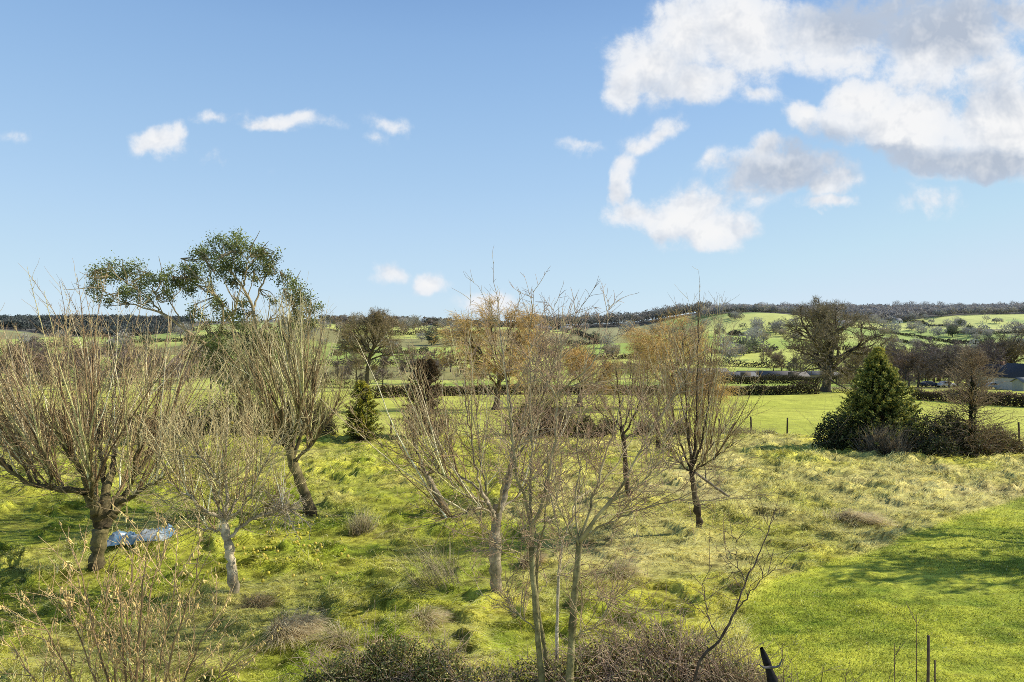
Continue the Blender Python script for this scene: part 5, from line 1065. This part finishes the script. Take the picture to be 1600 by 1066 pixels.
copse('bare copses among the fields left of the big oak', [(1215, 522, 30, 16, 10), (1180, 518, 20, 8, 9), (1160, 500, 40, 18, 9), (1120, 503, 30, 12, 9), (1240, 512, 30, 12, 10), (1195, 566, 14, 7, 8), (1090, 524, 30, 12, 8), (1055, 533, 30, 12, 8), (1140, 546, 16, 6, 8)], 952, [(.25, .22, .185), (.29, .25, .20), (.20, .19, .16)])
copse('brown scrub and copses on the hillside left of the middle', [(545, 512, 40, 22, 8), (600, 518, 50, 24, 9), (660, 524, 50, 24, 9), (720, 516, 50, 24, 8), (780, 528, 40, 16, 8), (640, 560, 40, 14, 7), (690, 578, 40, 16, 7), (520, 560, 30, 14, 7), (930, 552, 30, 10, 7), (1000, 570, 40, 14, 7), (880, 565, 40, 12, 7)], 953, [(.28, .215, .15), (.32, .25, .17), (.20, .185, .13)])
copse('brown thorn scrub on the slope behind the left orchard', [(20, 560, 40, 24, 7), (80, 548, 50, 24, 8), (150, 560, 50, 26, 7), (215, 558, 40, 20, 7), (180, 535, 50, 18, 8), (100, 580, 50, 20, 6), (20, 590, 40, 16, 6), (340, 575, 40, 12, 6), (440, 556, 40, 14, 7), (280, 520, 50, 16, 8), (380, 516, 50, 18, 8), (455, 518, 40, 14, 8)], 954, [(.29, .21, .14), (.33, .235, .15), (.20, .165, .115), (.15, .15, .08)])

# hillside hedges
HH = [(.10, .095, .075), (.13, .115, .09), (.085, .09, .065)]
hl = [([(1340, 512), (1395, 521), (1440, 529), (1480, 535), (1540, 541), (1610, 546)], 'long slanting hedge across the right-hand hillside above the cypress'), ([(1395, 500), (1440, 505), (1485, 511)], 'short hedge on the upper right hillside below the scarp wood'),
      ([(865, 510), (885, 515), (905, 524), (925, 532)], 'bushy hedge running down from the grey barns on the middle hill'), ([(860, 536), (880, 538), (900, 540), (950, 536)], 'dark hedge crossing the middle hillside fields'), ([(840, 552), (880, 560), (930, 563), (1000, 560)], 'lower hedge on the middle hillside behind the saplings'),
      ([(1105, 551), (1140, 555), (1180, 552), (1215, 547)], 'hedge crossing the hillside left of the big oak'), ([(1120, 520), (1150, 525), (1185, 522)], 'hedge between the upper fields left of the big oak'), ([(1060, 566), (1120, 572), (1180, 574), (1240, 576)], 'low hedge just above the farm roofs'), ([(1230, 545), (1290, 546), (1340, 548), (1400, 552)], 'hedge seen through the crown of the big oak'),
      ([(1340, 528), (1400, 534), (1450, 542), (1500, 545)], 'lower slanting hedge on the right-hand hillside'), ([(530, 548), (600, 552), (680, 554)], 'upper hedge behind the tall round-headed oak'), ([(480, 572), (560, 570), (650, 571), (720, 572)], 'lower hedge behind the tall round-headed oak'), ([(600, 523), (680, 522), (760, 520)], 'hedge high on the hillside left of the middle'),
      ([(60, 560), (130, 556), (200, 552)], 'hedge on the slope at the left below the dark wood'), ([(255, 590), (330, 585), (420, 580)], 'hedge across the left slope behind the evergreen tree'), ([(200, 535), (290, 533), (380, 530), (450, 528)], 'hedge along the top of the left slope'),
      ([(940, 575), (1000, 577), (1060, 579)], 'dark hedge beside the green strip behind the willows'), ([(1200, 508), (1260, 512), (1300, 509)], 'hedge high on the hillside behind the top of the big oak'), ([(1480, 520), (1540, 523), (1610, 521)], 'upper hedge at the right edge of the hillside')]
for i, (pts, lb) in enumerate(hl):
    Ym = unproj(*pts[0])[1]; hedge(lb, pts, 2.6 + .6 * (Ym > 450), 2.6, 26 if Ym > 350 else 45, .9 if Ym > 350 else .6, HH, 920 + i, lump=.6, mt=M_FAR)
# brown farm track on the left slope
def track():
    p = np.array([unproj(*q) for q in [(262, 590), (272, 570), (288, 552), (300, 540)]]); s = rspline(p, 40); n = np.cross(np.gradient(s, axis=0), [0, 0, 1.]); n = nrm(n); a = s - n * 2.2; b = s + n * 2.2
    for v in (a, b): v[:, 2] = base_z(v[:, 0], v[:, 1]) + .25
    q = np.array([[i, i + 1, 41 + i, 40 + i] for i in range(39)]); o = mesh_np('track', np.concatenate([a, b]), [q], np.tile([.24, .16, .10], (80, 1)), M_PLAIN); tag(o, kind='structure')
track()
# big evergreen outside the frame at the right, whose shade falls on the lawn
def shade_tree():
    rng = np.random.default_rng(999); b = np.array([21.0, 19.6, 0]); b[2] = gz(b[0], b[1])
    gt, gc, tip = bare_tree_parts(8.8, 4.2, rng, .3, [12, 7, 6], c0=OAK0, c1=OAK1, minr=.015, low=.3, wob=.14)
    P = tip[:, 1:].reshape(-1, 3); P = P[rng.choice(len(P), 4200)]; gc.leaves(P, rng.uniform(.10, .2, 4200), np.array([.05, .07, .02]) * rng.uniform(.6, 1.5, (4200, 1)), rng, None, 0, .5)
    place_tree('holly_tree', 'evergreen tree just outside the right edge, shading the mown lawn', 'tree', b, gt, gc, matc=M_LEAF)
shade_tree()
